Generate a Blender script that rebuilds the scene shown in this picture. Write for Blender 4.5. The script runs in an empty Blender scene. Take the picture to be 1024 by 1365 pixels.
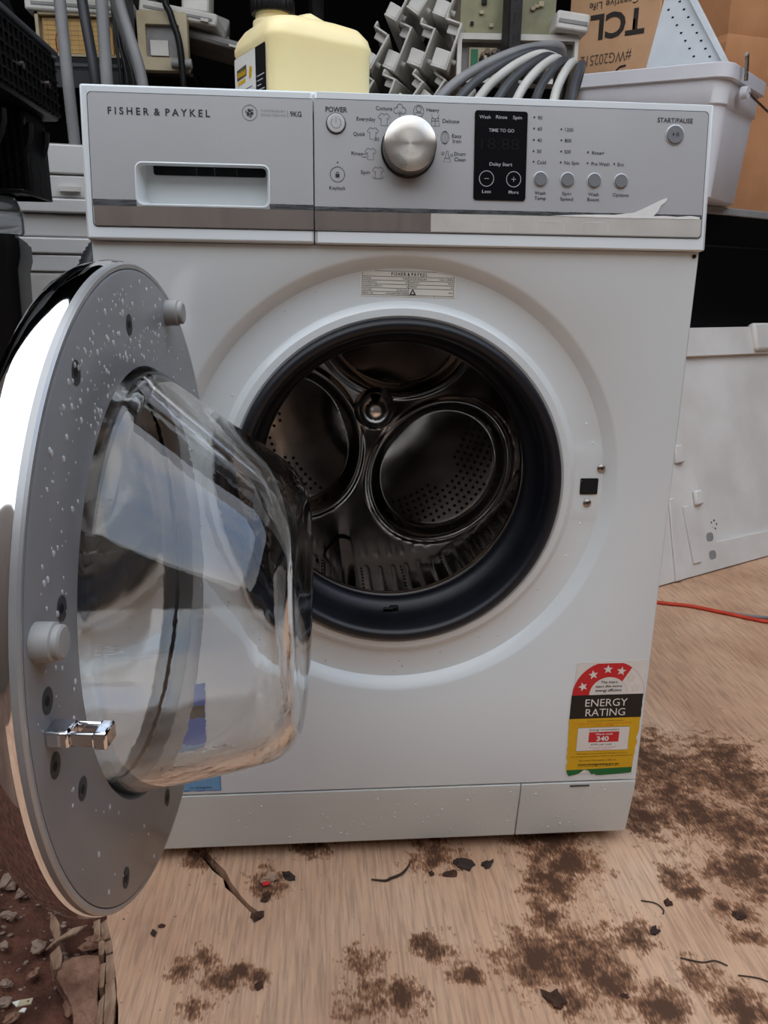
import bpy, math, random
from mathutils import Vector, Matrix, noise
from mathutils.geometry import tessellate_polygon
PI = math.pi
random.seed(7)
scene = bpy.context.scene
COL = scene.collection

# ------------------------------------------------------------------ camera
cam_d = bpy.data.cameras.new('camera'); cam = bpy.data.objects.new('camera', cam_d); COL.objects.link(cam)
cam_d.sensor_fit = 'VERTICAL'; cam_d.sensor_height = 24.0
cam_d.lens = 1027.08 / 1365.0 * 24.0
cam_d.clip_start = 0.02
PIT, YAW, ROL = 0.2795, -0.0809, 0.0146
cam.matrix_world = (Matrix.Translation((-0.0806, -0.7889, 0.6721)) @ Matrix.Rotation(YAW, 4, 'Z')
                    @ Matrix.Rotation(PI/2 - PIT, 4, 'X') @ Matrix.Rotation(ROL, 4, 'Z'))
scene.camera = cam
# ------------------------------------------------------------------ view and sky
scene.view_settings.view_transform = 'Standard'
scene.view_settings.look = 'None'
scene.view_settings.gamma = 1.0
scene.view_settings.use_curve_mapping = False
scene.view_settings.exposure = 0.40
scene.cycles.max_bounces = 11
scene.cycles.transmission_bounces = 10
scene.cycles.glossy_bounces = 6
scene.cycles.caustics_reflective = False
scene.cycles.caustics_refractive = False
world = bpy.data.worlds.new('sky'); scene.world = world; world.use_nodes = True
wn = world.node_tree; wn.nodes.clear()
wo = wn.nodes.new('ShaderNodeOutputWorld'); wb = wn.nodes.new('ShaderNodeBackground')
wt = wn.nodes.new('ShaderNodeTexCoord'); wno = wn.nodes.new('ShaderNodeTexNoise'); wr = wn.nodes.new('ShaderNodeValToRGB')
wno.inputs['Scale'].default_value = 2.2; wno.inputs['Detail'].default_value = 6
wr.color_ramp.elements[0].position = .36; wr.color_ramp.elements[0].color = (.50, .66, .95, 1)
wr.color_ramp.elements[1].position = .56; wr.color_ramp.elements[1].color = (.97, .98, 1.0, 1)
wn.links.new(wt.outputs['Generated'], wno.inputs['Vector']); wn.links.new(wno.outputs['Fac'], wr.inputs['Fac'])
wn.links.new(wr.outputs['Color'], wb.inputs['Color']); wn.links.new(wb.outputs['Background'], wo.inputs['Surface'])
wb.inputs['Strength'].default_value = 2.0

# ------------------------------------------------------------------ materials
def lin(c):
    return tuple(((v/255)/12.92 if v/255 <= .04045 else (((v/255)+.055)/1.055)**2.4) for v in c) + (1.0,)
def mat(name, rgb, rough=.5, metal=0.0, rgb2=None, nscale=20, bump=0.0, bscale=60, spec=.5, coat=0.0, trans=0.0, ior=1.45, detail=6,
        stretch=(1, 1, 1), lo=.35, hi=.65, alpha=1.0, emit=None, rvar=0.0, aniso=0.0, sss=0.0):
    m = bpy.data.materials.new(name); m.use_nodes = True; nt = m.node_tree; b = nt.nodes['Principled BSDF']
    b.inputs['Base Color'].default_value = lin(rgb); b.inputs['Roughness'].default_value = rough; b.inputs['Metallic'].default_value = metal
    b.inputs['Specular IOR Level'].default_value = spec; b.inputs['Coat Weight'].default_value = coat; b.inputs['IOR'].default_value = ior
    b.inputs['Transmission Weight'].default_value = trans; b.inputs['Alpha'].default_value = alpha
    if sss:
        b.inputs['Subsurface Weight'].default_value = sss; b.inputs['Subsurface Radius'].default_value = (.05, .04, .02); b.inputs['Subsurface Scale'].default_value = .5
    L = nt.links.new
    if aniso:
        b.inputs['Anisotropic'].default_value = aniso; b.inputs['Anisotropic Rotation'].default_value = .25
        tg = nt.nodes.new('ShaderNodeTangent'); tg.direction_type = 'RADIAL'; tg.axis = 'Z'; L(tg.outputs[0], b.inputs['Tangent'])
    if rgb2 or bump or rvar:
        tc = nt.nodes.new('ShaderNodeTexCoord'); mp = nt.nodes.new('ShaderNodeMapping'); mp.inputs['Scale'].default_value = stretch
        L(tc.outputs['Object'], mp.inputs['Vector'])
    if rgb2 or rvar:
        n = nt.nodes.new('ShaderNodeTexNoise'); n.inputs['Scale'].default_value = nscale; n.inputs['Detail'].default_value = detail
        L(mp.outputs[0], n.inputs['Vector'])
    if rgb2:
        r = nt.nodes.new('ShaderNodeValToRGB'); r.color_ramp.elements[0].position = lo; r.color_ramp.elements[1].position = hi
        r.color_ramp.elements[0].color = lin(rgb); r.color_ramp.elements[1].color = lin(rgb2)
        L(n.outputs['Fac'], r.inputs['Fac']); L(r.outputs['Color'], b.inputs['Base Color'])
    if rvar:
        mr = nt.nodes.new('ShaderNodeMapRange'); mr.inputs['From Min'].default_value = .3; mr.inputs['From Max'].default_value = .7
        mr.inputs['To Min'].default_value = max(0, rough-rvar); mr.inputs['To Max'].default_value = rough+rvar
        L(n.outputs['Fac'], mr.inputs['Value']); L(mr.outputs[0], b.inputs['Roughness'])
    if bump:
        n2 = nt.nodes.new('ShaderNodeTexNoise'); n2.inputs['Scale'].default_value = bscale; n2.inputs['Detail'].default_value = 5
        L(mp.outputs[0], n2.inputs['Vector'])
        bp = nt.nodes.new('ShaderNodeBump'); bp.inputs['Strength'].default_value = bump; bp.inputs['Distance'].default_value = .01
        L(n2.outputs['Fac'], bp.inputs['Height']); L(bp.outputs[0], b.inputs['Normal'])
    return m
M = {}
M['enamel'] = mat('white_enamel', (214, 219, 219), .22, rgb2=(218, 223, 222), nscale=3, coat=.3)
M['white_pl'] = mat('white_plastic', (222, 228, 229), .32, rgb2=(217, 223, 224), nscale=5)
M['kick'] = mat('kick_plastic', (208, 212, 208), .35, rgb2=(213, 217, 213), nscale=8)
M['silver'] = mat('silver_fascia', (177, 178, 179), .33, .25, rgb2=(182, 183, 184), nscale=6, coat=.25)
M['gap'] = mat('dark_gap', (70, 72, 72), .6, rgb2=(60, 62, 62))
M['chrome'] = mat('chrome', (226, 226, 228), .06, 1.0, rvar=.03, nscale=8)
M['chrome_dull'] = mat('brushed_strip', (120, 125, 130), .28, 1.0, rvar=.1, nscale=60, stretch=(1, 8, 1))
M['film'] = mat('clear_film_tear', (236, 236, 232), .3, rgb2=(225, 225, 220), nscale=40)
M['film_sheen'] = mat('filmed_chrome_sheen', (222, 220, 212), .3, .45, rgb2=(212, 210, 202), nscale=30)  # film over chrome, with a whitish reflection put into the base colour
M['ink'] = mat('dark_ink', (38, 40, 48), .6, rgb2=(44, 46, 54))
M['ink_grey'] = mat('grey_ink', (110, 110, 116), .6, rgb2=(118, 118, 124))
M['glyph'] = mat('pale_print', (176, 180, 184), .5, rgb2=(168, 172, 176))
M['blackglass'] = mat('display_glass', (8, 9, 13), .2, rgb2=(11, 12, 16), spec=.25)
M['ghost'] = mat('dim_segments', (11, 12, 16), .3, rgb2=(13, 14, 18), spec=.25)
M['button'] = mat('grey_button', (112, 115, 118), .45, rgb2=(117, 120, 123))
M['button_ring'] = mat('button_ring', (200, 202, 204), .3, .4, rgb2=(192, 194, 196))
M['knob'] = mat('brushed_knob', (205, 200, 192), .3, 1.0, aniso=.85, rvar=.06, nscale=50)
M['knob_side'] = mat('knob_side', (120, 116, 110), .3, 1.0, rvar=.08, nscale=80)
M['blackpl'] = mat('black_plastic', (10, 10, 11), .42, rgb2=(16, 16, 17), nscale=15, bump=.1, spec=.3)
M['rubber'] = mat('dark_rubber', (17, 18, 23), .4, rgb2=(24, 26, 33), nscale=14, bump=.06, bscale=20)
M['steel'] = mat('drum_steel', (176, 173, 170), .16, 1.0, rvar=.1, nscale=12)
M['steel_br'] = mat('bright_steel', (214, 212, 208), .14, 1.0, rvar=.05, nscale=20)
M['hub'] = mat('hub_steel', (236, 234, 232), .16, 1.0, rvar=.05, nscale=20)
M['hole'] = mat('hole_black', (4, 4, 4), .8, rgb2=(8, 8, 8))
M['doorgrey'] = mat('door_grey', (124, 125, 127), .36, .1, rgb2=(129, 130, 131), nscale=4, coat=.15)
M['shell'] = mat('inner_shell_gloss', (190, 188, 184), .12, .85, rvar=.05, nscale=20)
M['recess'] = mat('recess_grey', (62, 62, 63), .6, rgb2=(52, 52, 53), nscale=200)
M['doorrim'] = mat('door_rim_pale', (160, 160, 160), .3, .4, rgb2=(170, 170, 168))
M['bumper'] = mat('grey_bumper', (150, 149, 146), .5, rgb2=(158, 157, 153))
M['glass'] = mat('bowl_glass', (248, 250, 250), .0, trans=1.0, ior=1.47, rvar=.012, nscale=9, bump=.05, bscale=12)
M['tint'] = mat('smoked_window', (200, 198, 196), .05, trans=1.0, ior=1.1, rvar=.03)
M['water'] = mat('water', (236, 238, 240), .08, rvar=.03, alpha=.45, spec=.8)
M['paper'] = mat('label_paper', (226, 224, 214), .55, rgb2=(220, 218, 208), nscale=30)
M['red'] = mat('sticker_red', (196, 30, 38), .45, rgb2=(204, 38, 44))
M['black'] = mat('sticker_black', (20, 18, 17), .45, rgb2=(26, 24, 22))
M['yellow'] = mat('sticker_yellow', (218, 170, 24), .45, rgb2=(210, 160, 22))
M['logogrey'] = mat('logo_grey', (92, 86, 62), .5, rgb2=(84, 78, 56))
M['green'] = mat('sticker_green', (16, 104, 50), .45, rgb2=(20, 98, 48))
M['pink'] = mat('sticker_pink', (214, 140, 130), .5, rgb2=(208, 132, 124))
M['stwhite'] = mat('sticker_white', (226, 222, 214), .45, rgb2=(220, 216, 208), nscale=30)
M['blue'] = mat('sticker_blue', (32, 96, 190), .4, rgb2=(26, 86, 180))
M['ltblue'] = mat('sticker_light_blue', (120, 170, 210), .4, rgb2=(106, 158, 202), nscale=60)
M['screw'] = mat('screw_metal', (170, 160, 150), .3, 1.0, rvar=.1, nscale=200)
M['hosegrey'] = mat('hose_grey', (122, 122, 122), .42, rgb2=(138, 138, 137), nscale=10)
M['hosedark'] = mat('hose_dark', (60, 61, 64), .4, rgb2=(74, 75, 78), nscale=10)
M['hosewhite'] = mat('hose_white', (200, 198, 190), .45, rgb2=(184, 182, 174), nscale=10)
M['jug'] = mat('jug_plastic', (254, 228, 168), .35, rgb2=(255, 236, 188), nscale=3, sss=.4)
M['tub'] = mat('tub_plastic', (222, 222, 226), .38, rgb2=(214, 214, 219), nscale=6)
M['card'] = mat('cardboard', (214, 170, 130), .85, rgb2=(204, 158, 118), nscale=9, bump=.12, bscale=30)
M['card2'] = mat('cardboard_warm', (200, 144, 100), .85, rgb2=(186, 130, 88), nscale=9, bump=.15, bscale=25)
M['cardink'] = mat('carton_ink', (44, 38, 34), .8, rgb2=(56, 48, 42))
M['pencil'] = mat('marker_line', (96, 76, 62), .8, rgb2=(110, 88, 72))
M['bracket'] = mat('bracket_white', (218, 224, 228), .35, rgb2=(208, 214, 218), nscale=12)
M['foam'] = mat('panel_white', (222, 220, 216), .5, rgb2=(208, 204, 198), nscale=7, detail=8)
M['blackbox'] = mat('black_sheet_metal', (6, 6, 7), .5, rgb2=(9, 9, 10), nscale=6, spec=.2)
M['greyedge'] = mat('grey_trim', (150, 150, 150), .4, rgb2=(140, 140, 140))
M['orange'] = mat('orange_cable', (204, 70, 42), .5, rgb2=(190, 58, 34), nscale=40)
M['rack'] = mat('rack_black', (30, 29, 30), .45, rgb2=(44, 41, 40), nscale=30)
M['rackhole'] = mat('rack_slot', (6, 6, 6), .8, rgb2=(60, 54, 50), nscale=40)
M['oldwhite'] = mat('aged_white_plastic', (222, 219, 211), .5, rgb2=(190, 186, 177), nscale=9)
M['oldgrey'] = mat('aged_grey_plastic', (150, 148, 144), .5, rgb2=(120, 118, 114), nscale=9)
M['stack'] = mat('stack_white', (214, 212, 208), .4, rgb2=(202, 200, 196), nscale=5)
M['beige'] = mat('aged_beige_plastic', (190, 176, 146), .5, rgb2=(164, 148, 118), nscale=12)
M['pcb'] = mat('board_tan', (206, 166, 96), .5, rgb2=(190, 148, 80), nscale=14)
M['pcbgrey'] = mat('board_olive', (150, 146, 112), .5, rgb2=(126, 124, 96), nscale=16)
M['pcbbrown'] = mat('board_brown', (124, 104, 84), .5, rgb2=(104, 86, 70), nscale=16)
M['pcbgreen'] = mat('board_green', (30, 110, 70), .45, rgb2=(24, 96, 60), nscale=16)
M['comp'] = mat('component_pale', (206, 184, 150), .45, rgb2=(180, 150, 116), nscale=40)
M['redwire'] = mat('red_wire', (170, 50, 40), .5, rgb2=(150, 40, 34))
M['walld'] = mat('dark_shed_wall', (16, 14, 14), .9, rgb2=(22, 20, 19), nscale=3, spec=.1)
M['fence'] = mat('added_fence_boards', (92, 82, 74), .85, rgb2=(116, 104, 94), nscale=6, stretch=(6, 6, .5))
M['yard'] = mat('yard_ground', (116, 92, 76), .95, rgb2=(92, 70, 58), nscale=2, bump=.4)
M['soil'] = mat('red_soil', (70, 40, 28), .95, rgb2=(116, 74, 56), nscale=34, bump=.9, bscale=140, detail=10, lo=.38, hi=.72)
M['stone'] = mat('pebble', (150, 128, 112), .85, rgb2=(116, 92, 78), nscale=40, bump=.4)
M['splinter'] = mat('splintered_ply', (176, 146, 120), .85, rgb2=(128, 96, 74), nscale=22, stretch=(5, 1, 1), bump=.5, bscale=60)
M['fibre'] = mat('broken_fibre', (150, 112, 90), .95, rgb2=(104, 72, 56), nscale=40, bump=.8, bscale=120)
M['mud'] = mat('dried_mud', (58, 36, 26), .9, rgb2=(84, 54, 38), nscale=40, bump=.6, bscale=150)
M['twig'] = mat('twig', (48, 36, 30), .8, rgb2=(62, 48, 40), nscale=60)
M['leafgreen'] = mat('bright_green', (70, 180, 30), .5, rgb2=(50, 140, 20), nscale=20)
M['clearpl'] = mat('clear_plastic', (220, 225, 228), .12, trans=.85, ior=1.3, rvar=.05)

# ------------------------------------------------------------------ mesh builder
class G:
    def __init__(s): s.v = []; s.f = []
    def add(s, v, f, T=None):
        o = len(s.v); s.v += [tuple(T @ Vector(p)) if T else tuple(p) for p in v]; s.f += [tuple(i+o for i in q) for q in f]; return s
    def box(s, x0, x1, y0, y1, z0, z1, T=None):
        return s.add([(x0,y0,z0),(x1,y0,z0),(x1,y1,z0),(x0,y1,z0),(x0,y0,z1),(x1,y0,z1),(x1,y1,z1),(x0,y1,z1)],
                     [(0,3,2,1),(4,5,6,7),(0,1,5,4),(1,2,6,5),(2,3,7,6),(3,0,4,7)], T)
    def loft(s, rings, cap0=True, cap1=True, loop=False, T=None):
        n = len(rings[0]); v = [p for r in rings for p in r]; f = []
        m = len(rings)
        for k in range(m if loop else m-1):
            a, b = k*n, ((k+1) % m)*n
            for i in range(n):
                j = (i+1) % n; f.append((a+i, a+j, b+j, b+i))
        if not loop:
            if cap0: f.append(tuple(range(n-1, -1, -1)))
            if cap1: f.append(tuple(range((m-1)*n, m*n)))
        return s.add(v, f, T)
    def lathe(s, prof, n=48, T=None, cap0=False, cap1=False, loop=False, sx=1.0):
        return s.loft([[(r*math.cos(2*PI*i/n)*sx, r*math.sin(2*PI*i/n), z) for i in range(n)] for r, z in prof], cap0, cap1, loop, T)
    def cyl(s, r, z0, z1, n=24, T=None): return s.lathe([(r, z0), (r, z1)], n, T, True, True)
    def tube(s, path, r, n=10, T=None, cap=True, wave=None):
        P = [Vector(p) for p in path]; rings = []; up = Vector((0, 0, 1))
        t0 = (P[1]-P[0]).normalized(); a = t0.orthogonal().normalized()
        for k, p in enumerate(P):
            t = (P[min(k+1, len(P)-1)] - P[max(k-1, 0)]).normalized()
            a = (a - t*a.dot(t)).normalized(); b = t.cross(a)
            rr = r[k] if isinstance(r, (list, tuple)) else r
            if wave and k % 2: rr *= wave
            rings.append([tuple(p + (a*math.cos(2*PI*i/n) + b*math.sin(2*PI*i/n))*rr) for i in range(n)])
        return s.loft(rings, cap, cap, False, T)
    def plate(s, loops, z0, z1, T=None):
        L3 = [[Vector((p[0], p[1], 0)) for p in l] for l in loops]; tri = tessellate_polygon(L3)
        flat = [p for l in L3 for p in l]; n = len(flat)
        v = [(p.x, p.y, z1) for p in flat]; f = []
        for t in tri:
            a, b, c = (flat[i] for i in t)
            f.append(tuple(t) if (b-a).cross(c-a).z > 0 else tuple(reversed(t)))
        if z0 is not None and z0 != z1:
            v += [(p.x, p.y, z0) for p in flat]; f += [tuple(i+n for i in reversed(t)) for t in f[:]]
            o = 0
            for li, l in enumerate(L3):
                m = len(l); ar = sum(l[i].x*l[(i+1) % m].y - l[(i+1) % m].x*l[i].y for i in range(m))
                for i in range(m):
                    j = (i+1) % m; q = (o+i+n, o+j+n, o+j, o+i)
                    f.append(q if (ar > 0) == (li == 0) else tuple(reversed(q)))
                o += m
        return s.add(v, f, T)
    def stroke(s, pts, w, z, closed=False, T=None):
        n = len(pts); L = []; R = []
        for i in range(n):
            a = Vector(pts[(i-1) % n] if (closed or i) else pts[i]); c = Vector(pts[(i+1) % n] if (closed or i < n-1) else pts[i])
            d = (c-a); d = d.normalized() if d.length > 1e-9 else Vector((1, 0)); nn = Vector((-d.y, d.x))*w/2
            p = Vector(pts[i]); L.append((p.x+nn.x, p.y+nn.y, z)); R.append((p.x-nn.x, p.y-nn.y, z))
        f = [(i, (i+1) % n, n+(i+1) % n, n+i)[::-1] for i in range(n if closed else n-1)]
        return s.add(L+R, f, T)
    def blob(s, c, rx, ry, rz, seed=0, rough=.25, n=8, m=6, T=None):
        rings = []
        for k in range(m+1):
            ph = -PI/2 + PI*k/m; ring = []
            for i in range(n):
                th = 2*PI*i/n; d = Vector((math.cos(th)*math.cos(ph), math.sin(th)*math.cos(ph), math.sin(ph)))
                q = 1 + rough*noise.noise(d*1.7 + Vector((seed*3.1, seed*1.7, seed)))*1.6
                ring.append((c[0]+d.x*rx*q, c[1]+d.y*ry*q, c[2]+d.z*rz*q))
            rings.append(ring)
        return s.loft(rings, True, True, False, T)
    def build(s, name, m, parent=None, loc=None, rot=None, mw=None, bevel=0, seg=2, smooth=True, ang=.6, fix=False):
        me = bpy.data.meshes.new(name); me.from_pydata(s.v, [], s.f)
        if fix:
            import bmesh
            bm = bmesh.new(); bm.from_mesh(me); bmesh.ops.recalc_face_normals(bm, faces=bm.faces); bm.to_mesh(me); bm.free()
        me.validate(); me.materials.append(M[m] if isinstance(m, str) else m)
        if smooth:
            me.polygons.foreach_set('use_smooth', [True]*len(me.polygons))
            me.set_sharp_from_angle(angle=ang)
        me.update()
        o = bpy.data.objects.new(name, me); COL.objects.link(o)
        if parent: o.parent = parent
        if mw is not None: o.matrix_local = mw
        if loc: o.location = loc
        if rot: o.rotation_euler = rot
        if bevel:
            b = o.modifiers.new('bevel', 'BEVEL'); b.width = bevel; b.segments = seg; b.limit_method = 'ANGLE'; b.angle_limit = .7
        return o
def tag(o, label=None, cat=None, group=None, kind=None):
    if label: o['label'] = label
    if cat: o['category'] = cat
    if group: o['group'] = group
    if kind: o['kind'] = kind
    return o
def thing(name, label, cat, loc=(0, 0, 0), rz=0, group=None):
    o = bpy.data.objects.new(name, None); COL.objects.link(o); o.location = loc; o.rotation_euler = (0, 0, rz); o.empty_display_size = .05
    return tag(o, label, cat, group)
def rrect(x0, x1, y0, y1, r, seg=5):
    if not isinstance(r, (list, tuple)): r = [r]*4
    out = []
    for (cx, cy, sx, sy, a0, rr) in ((x1, y0, -1, 1, -PI/2, r[0]), (x1, y1, -1, -1, 0, r[1]), (x0, y1, 1, -1, PI/2, r[2]), (x0, y0, 1, 1, PI, r[3])):
        for k in range(seg+1):
            a = a0 + PI/2*k/seg; out.append((cx+sx*rr+rr*math.cos(a), cy+sy*rr+rr*math.sin(a)))
    return out
def circ(cx, cy, r, n=32, a0=0, a1=2*PI, ry=None):
    ry = ry or r
    full = abs(a1-a0-2*PI) < 1e-6
    return [(cx+r*math.cos(a0+(a1-a0)*k/(n if full else n-1)), cy+ry*math.sin(a0+(a1-a0)*k/(n if full else n-1))) for k in range(n)]
def text_mesh(body, bold=0.0):
    cu = bpy.data.curves.new('lettering', 'FONT'); cu.body = body; cu.size = 1.0; cu.offset = bold; cu.resolution_u = 3
    ob = bpy.data.objects.new('lettering', cu)
    me = bpy.data.meshes.new_from_object(ob)
    bpy.data.objects.remove(ob); bpy.data.curves.remove(cu)
    return me
def text(name, body, m, parent, z, h, x0=None, x1=None, xc=None, yc=0, bold=0.0, width=None, flip=False, local=None):
    """print `body` with cap height h, its middle line at yc, spanning x0..x1 or centred at xc with its natural width"""
    me = text_mesh(body, bold)
    xs = [v.co.x for v in me.vertices]; ys = [v.co.y for v in me.vertices]
    CAP = .72
    sy = h/CAP; w0 = max(xs)-min(xs)
    if width and xc is not None: x0, x1 = xc-width/2, xc+width/2
    if x0 is not None and x1 is not None: sx = (x1-x0)/w0; ox = x0
    elif xc is not None: sx = sy; ox = xc - w0*sx/2
    else: sx = sy; ox = x0
    mn = min(xs)
    for v in me.vertices:
        v.co.x = ox + (v.co.x-mn)*sx; v.co.y = yc - h/2 + v.co.y*sy; v.co.z = z
    if flip:
        for v in me.vertices: v.co.x = -v.co.x; v.co.y = -v.co.y
    me.materials.clear(); me.materials.append(M[m])
    o = bpy.data.objects.new(name, me); COL.objects.link(o); o.parent = parent
    if local is not None: o.matrix_local = local
    return o
def frame_matrix(o, x, y, z):
    x, y, z = Vector(x), Vector(y), Vector(z)
    return Matrix(((x.x, y.x, z.x, o[0]), (x.y, y.y, z.y, o[1]), (x.z, y.z, z.z, o[2]), (0, 0, 0, 1)))
def spline(pts, n=8):
    P = [Vector(p) for p in pts]; out = []
    for i in range(len(P)-1):
        a, b, c, d = P[max(i-1, 0)], P[i], P[i+1], P[min(i+2, len(P)-1)]
        for k in range(n):
            t = k/n; out.append(.5*((2*b)+(c-a)*t+(2*a-5*b+4*c-d)*t*t+(3*b-a-3*c+d)*t**3))
    out.append(P[-1]); return out

# ================================================================== setting
def build_setting():
    tag(G().box(-14, 14, -16, 10, -.3, -.075).build('ground', 'yard', smooth=False), 'bare brown yard ground around the open shed', 'ground', kind='structure')
    # soil patch with real relief
    nx, ny = 150, 170; X0, X1, Y0, Y1 = -1.7, -.2, -.9, .95; v = []; f = []
    for j in range(ny+1):
        for i in range(nx+1):
            x = X0+(X1-X0)*i/nx; y = Y0+(Y1-Y0)*j/ny
            z = -.036 + .012*noise.noise(Vector((x*6, y*6, 0))) + .006*noise.noise(Vector((x*22, y*22, 3))) + .005*noise.noise(Vector((x*60, y*60, 5)))
            e = min(i, nx-i, j, ny-j)
            if e < 4: z -= .05*(4-e)/4
            v.append((x, y, z))
    for j in range(ny):
        for i in range(nx):
            a = j*(nx+1)+i; f.append((a, a+1, a+nx+2, a+nx+1))
    g = G(); g.add(v, f)
    tag(g.build('soil', 'soil'), 'crumbly reddish brown soil beside the plywood sheet', 'soil', kind='structure')
    # plywood floor with broken edge and a crack
    edge = [(-.279,-.2034),(-.2835,-.185),(-.288,-.172),(-.2924,-.157),(-.298,-.14),(-.3035,-.125),(-.3081,-.1098),(-.315,-.094),(-.3212,-.0807),(-.327,-.06),(-.34,-.03),(-.338,.02),(-.352,.08),(-.346,.15),(-.36,.22),(-.37,.4),(-.365,.7),(-.38,.95),(-.38,2.9)]
    outer = [(2.1, 2.9), (2.1, -1.6), (-.21, -1.6), (-.225, -.9), (-.24, -.6), (-.262, -.35), (-.27, -.25)] + edge
    outer = outer[::-1]
    crack = [(-.2496,.0388),(-.2352,.0352),(-.222,.018),(-.2026,-.0058),(-.193,-.026),(-.1786,-.0491),(-.168,-.063),(-.1571,-.0728),(-.1545,-.079),(-.1653,-.0744),(-.177,-.06),(-.186,-.048),(-.199,-.034),(-.203,-.02),(-.217,-.006),(-.232,.016)]
    g = G(); g.plate([outer, crack], -.016, 0.0)
    m = M['ply'] = ply_material()
    fl = tag(g.build('floor', m, smooth=False), 'worn tan plywood sheet floor with grain lines and mud stains', 'floor', kind='structure')
    # splinters of the broken edge, parts of the floor
    def splinter(pts, z0, z1, mm, tilt=0):
        gg = G(); k = len(pts); cx = sum(p[0] for p in pts)/k; cy = sum(p[1] for p in pts)/k
        gg.plate([[(p[0]-cx, p[1]-cy) for p in pts]], z0, z1)
        for i, q in enumerate(gg.v):
            gg.v[i] = (q[0], q[1], q[2] + .003*noise.noise(Vector((q[0]*90, q[1]*90, cx*50))))
        o = gg.build('splinter', mm, fl, loc=(cx, cy, 0), rot=(0, tilt, 0), smooth=False, bevel=.0008, seg=1); return o
    S = [([(-.2835,-.2034),(-.293,-.2034),(-.303,-.158),(-.296,-.15),(-.289,-.17)], -.016, -.0015),
         ([(-.294,-.2034),(-.300,-.2034),(-.305,-.175),(-.302,-.165)], -.017, -.003),
         ([(-.2955,-.148),(-.3035,-.155),(-.312,-.122),(-.3045,-.118)], -.016, -.0012),
         ([(-.305,-.156),(-.3095,-.158),(-.316,-.128),(-.311,-.126)], -.018, -.0035),
         ([(-.3055,-.115),(-.3125,-.119),(-.320,-.104),(-.312,-.098)], -.016, -.001),
         ([(-.315,-.117),(-.320,-.120),(-.327,-.095),(-.321,-.092)], -.018, -.002),
         ([(-.313,-.096),(-.321,-.101),(-.330,-.078),(-.323,-.07)], -.016, -.0008),
         ([(-.323,-.100),(-.329,-.102),(-.338,-.074),(-.331,-.072)], -.018, -.001),
         ([(-.2935,-.2035),(-.302,-.2035),(-.306,-.24),(-.286,-.26),(-.280,-.225)], -.017, -.002)]
    for pts, a, b in S: splinter(pts, a, b, 'splinter')
    slab = [(-.300,-.206),(-.322,-.204),(-.328,-.182),(-.335,-.168),(-.348,-.150),(-.358,-.138),(-.361,-.120),(-.3515,-.112),(-.336,-.110),(-.322,-.112),(-.315,-.13),(-.311,-.16),(-.304,-.18)]
    splinter(slab, -.026, -.010, 'fibre')
    splinter([(-.366,-.100),(-.372,-.112),(-.362,-.132),(-.356,-.126),(-.359,-.112)], -.022, -.006, 'splinter', .1)
    splinter([(-.374,-.075),(-.383,-.062),(-.391,-.055),(-.384,-.078),(-.371,-.099),(-.366,-.096)], -.02, -.002, 'splinter', -.15)
    splinter([(-.343,-.076),(-.357,-.083),(-.371,-.100),(-.3775,-.110),(-.365,-.098),(-.352,-.09)], -.004, 0.0, 'splinter', .1)
    g = G(); g.blob((0, 0, 0), .011, .008, .008, 4, .5, 9, 6); g.build('splinter', 'fibre', fl, loc=(-.333, -.099, -.008))
    # shed shell: dark back half with a roof, open towards the yard
    tag(G().box(-2.6, 2.6, 3.0, 3.1, -.07, 2.6).build('wall_back', 'walld', smooth=False), 'dark back wall of the shed behind the shelving', 'wall', kind='structure')
    tag(G().box(-2.7, -2.6, .7, 3.1, -.07, 2.6).build('wall_left', 'walld', smooth=False), 'dark shed side wall on the soil side', 'wall', kind='structure')
    tag(G().box(-2.3, -2.2, -3.0, .7, -.07, 2.15).build('added_fence_side', 'fence', smooth=False), 'low weathered board fence along the soil patch', 'wall', kind='structure')  # added out of view to give the chrome door rim a dark reflection
    tag(G().box(2.6, 2.7, -3.0, 3.1, -.07, 2.6).build('wall_right', 'walld', smooth=False), 'dark shed side wall on the carton side', 'wall', kind='structure')
    tag(G().box(-2.7, 2.7, .80, 3.1, 2.6, 2.66).build('ceiling', 'walld', smooth=False), 'dark shed roof over the shelving', 'ceiling', kind='structure')
    tag(G().box(-4.5, 2.6, -3.1, -3.0, -.07, 2.9).build('added_fence_front', 'fence', smooth=False), 'weathered board fence across the yard facing the open shed', 'wall', kind='structure')  # unseen fence, added to shut out low sky so light falls from above

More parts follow.
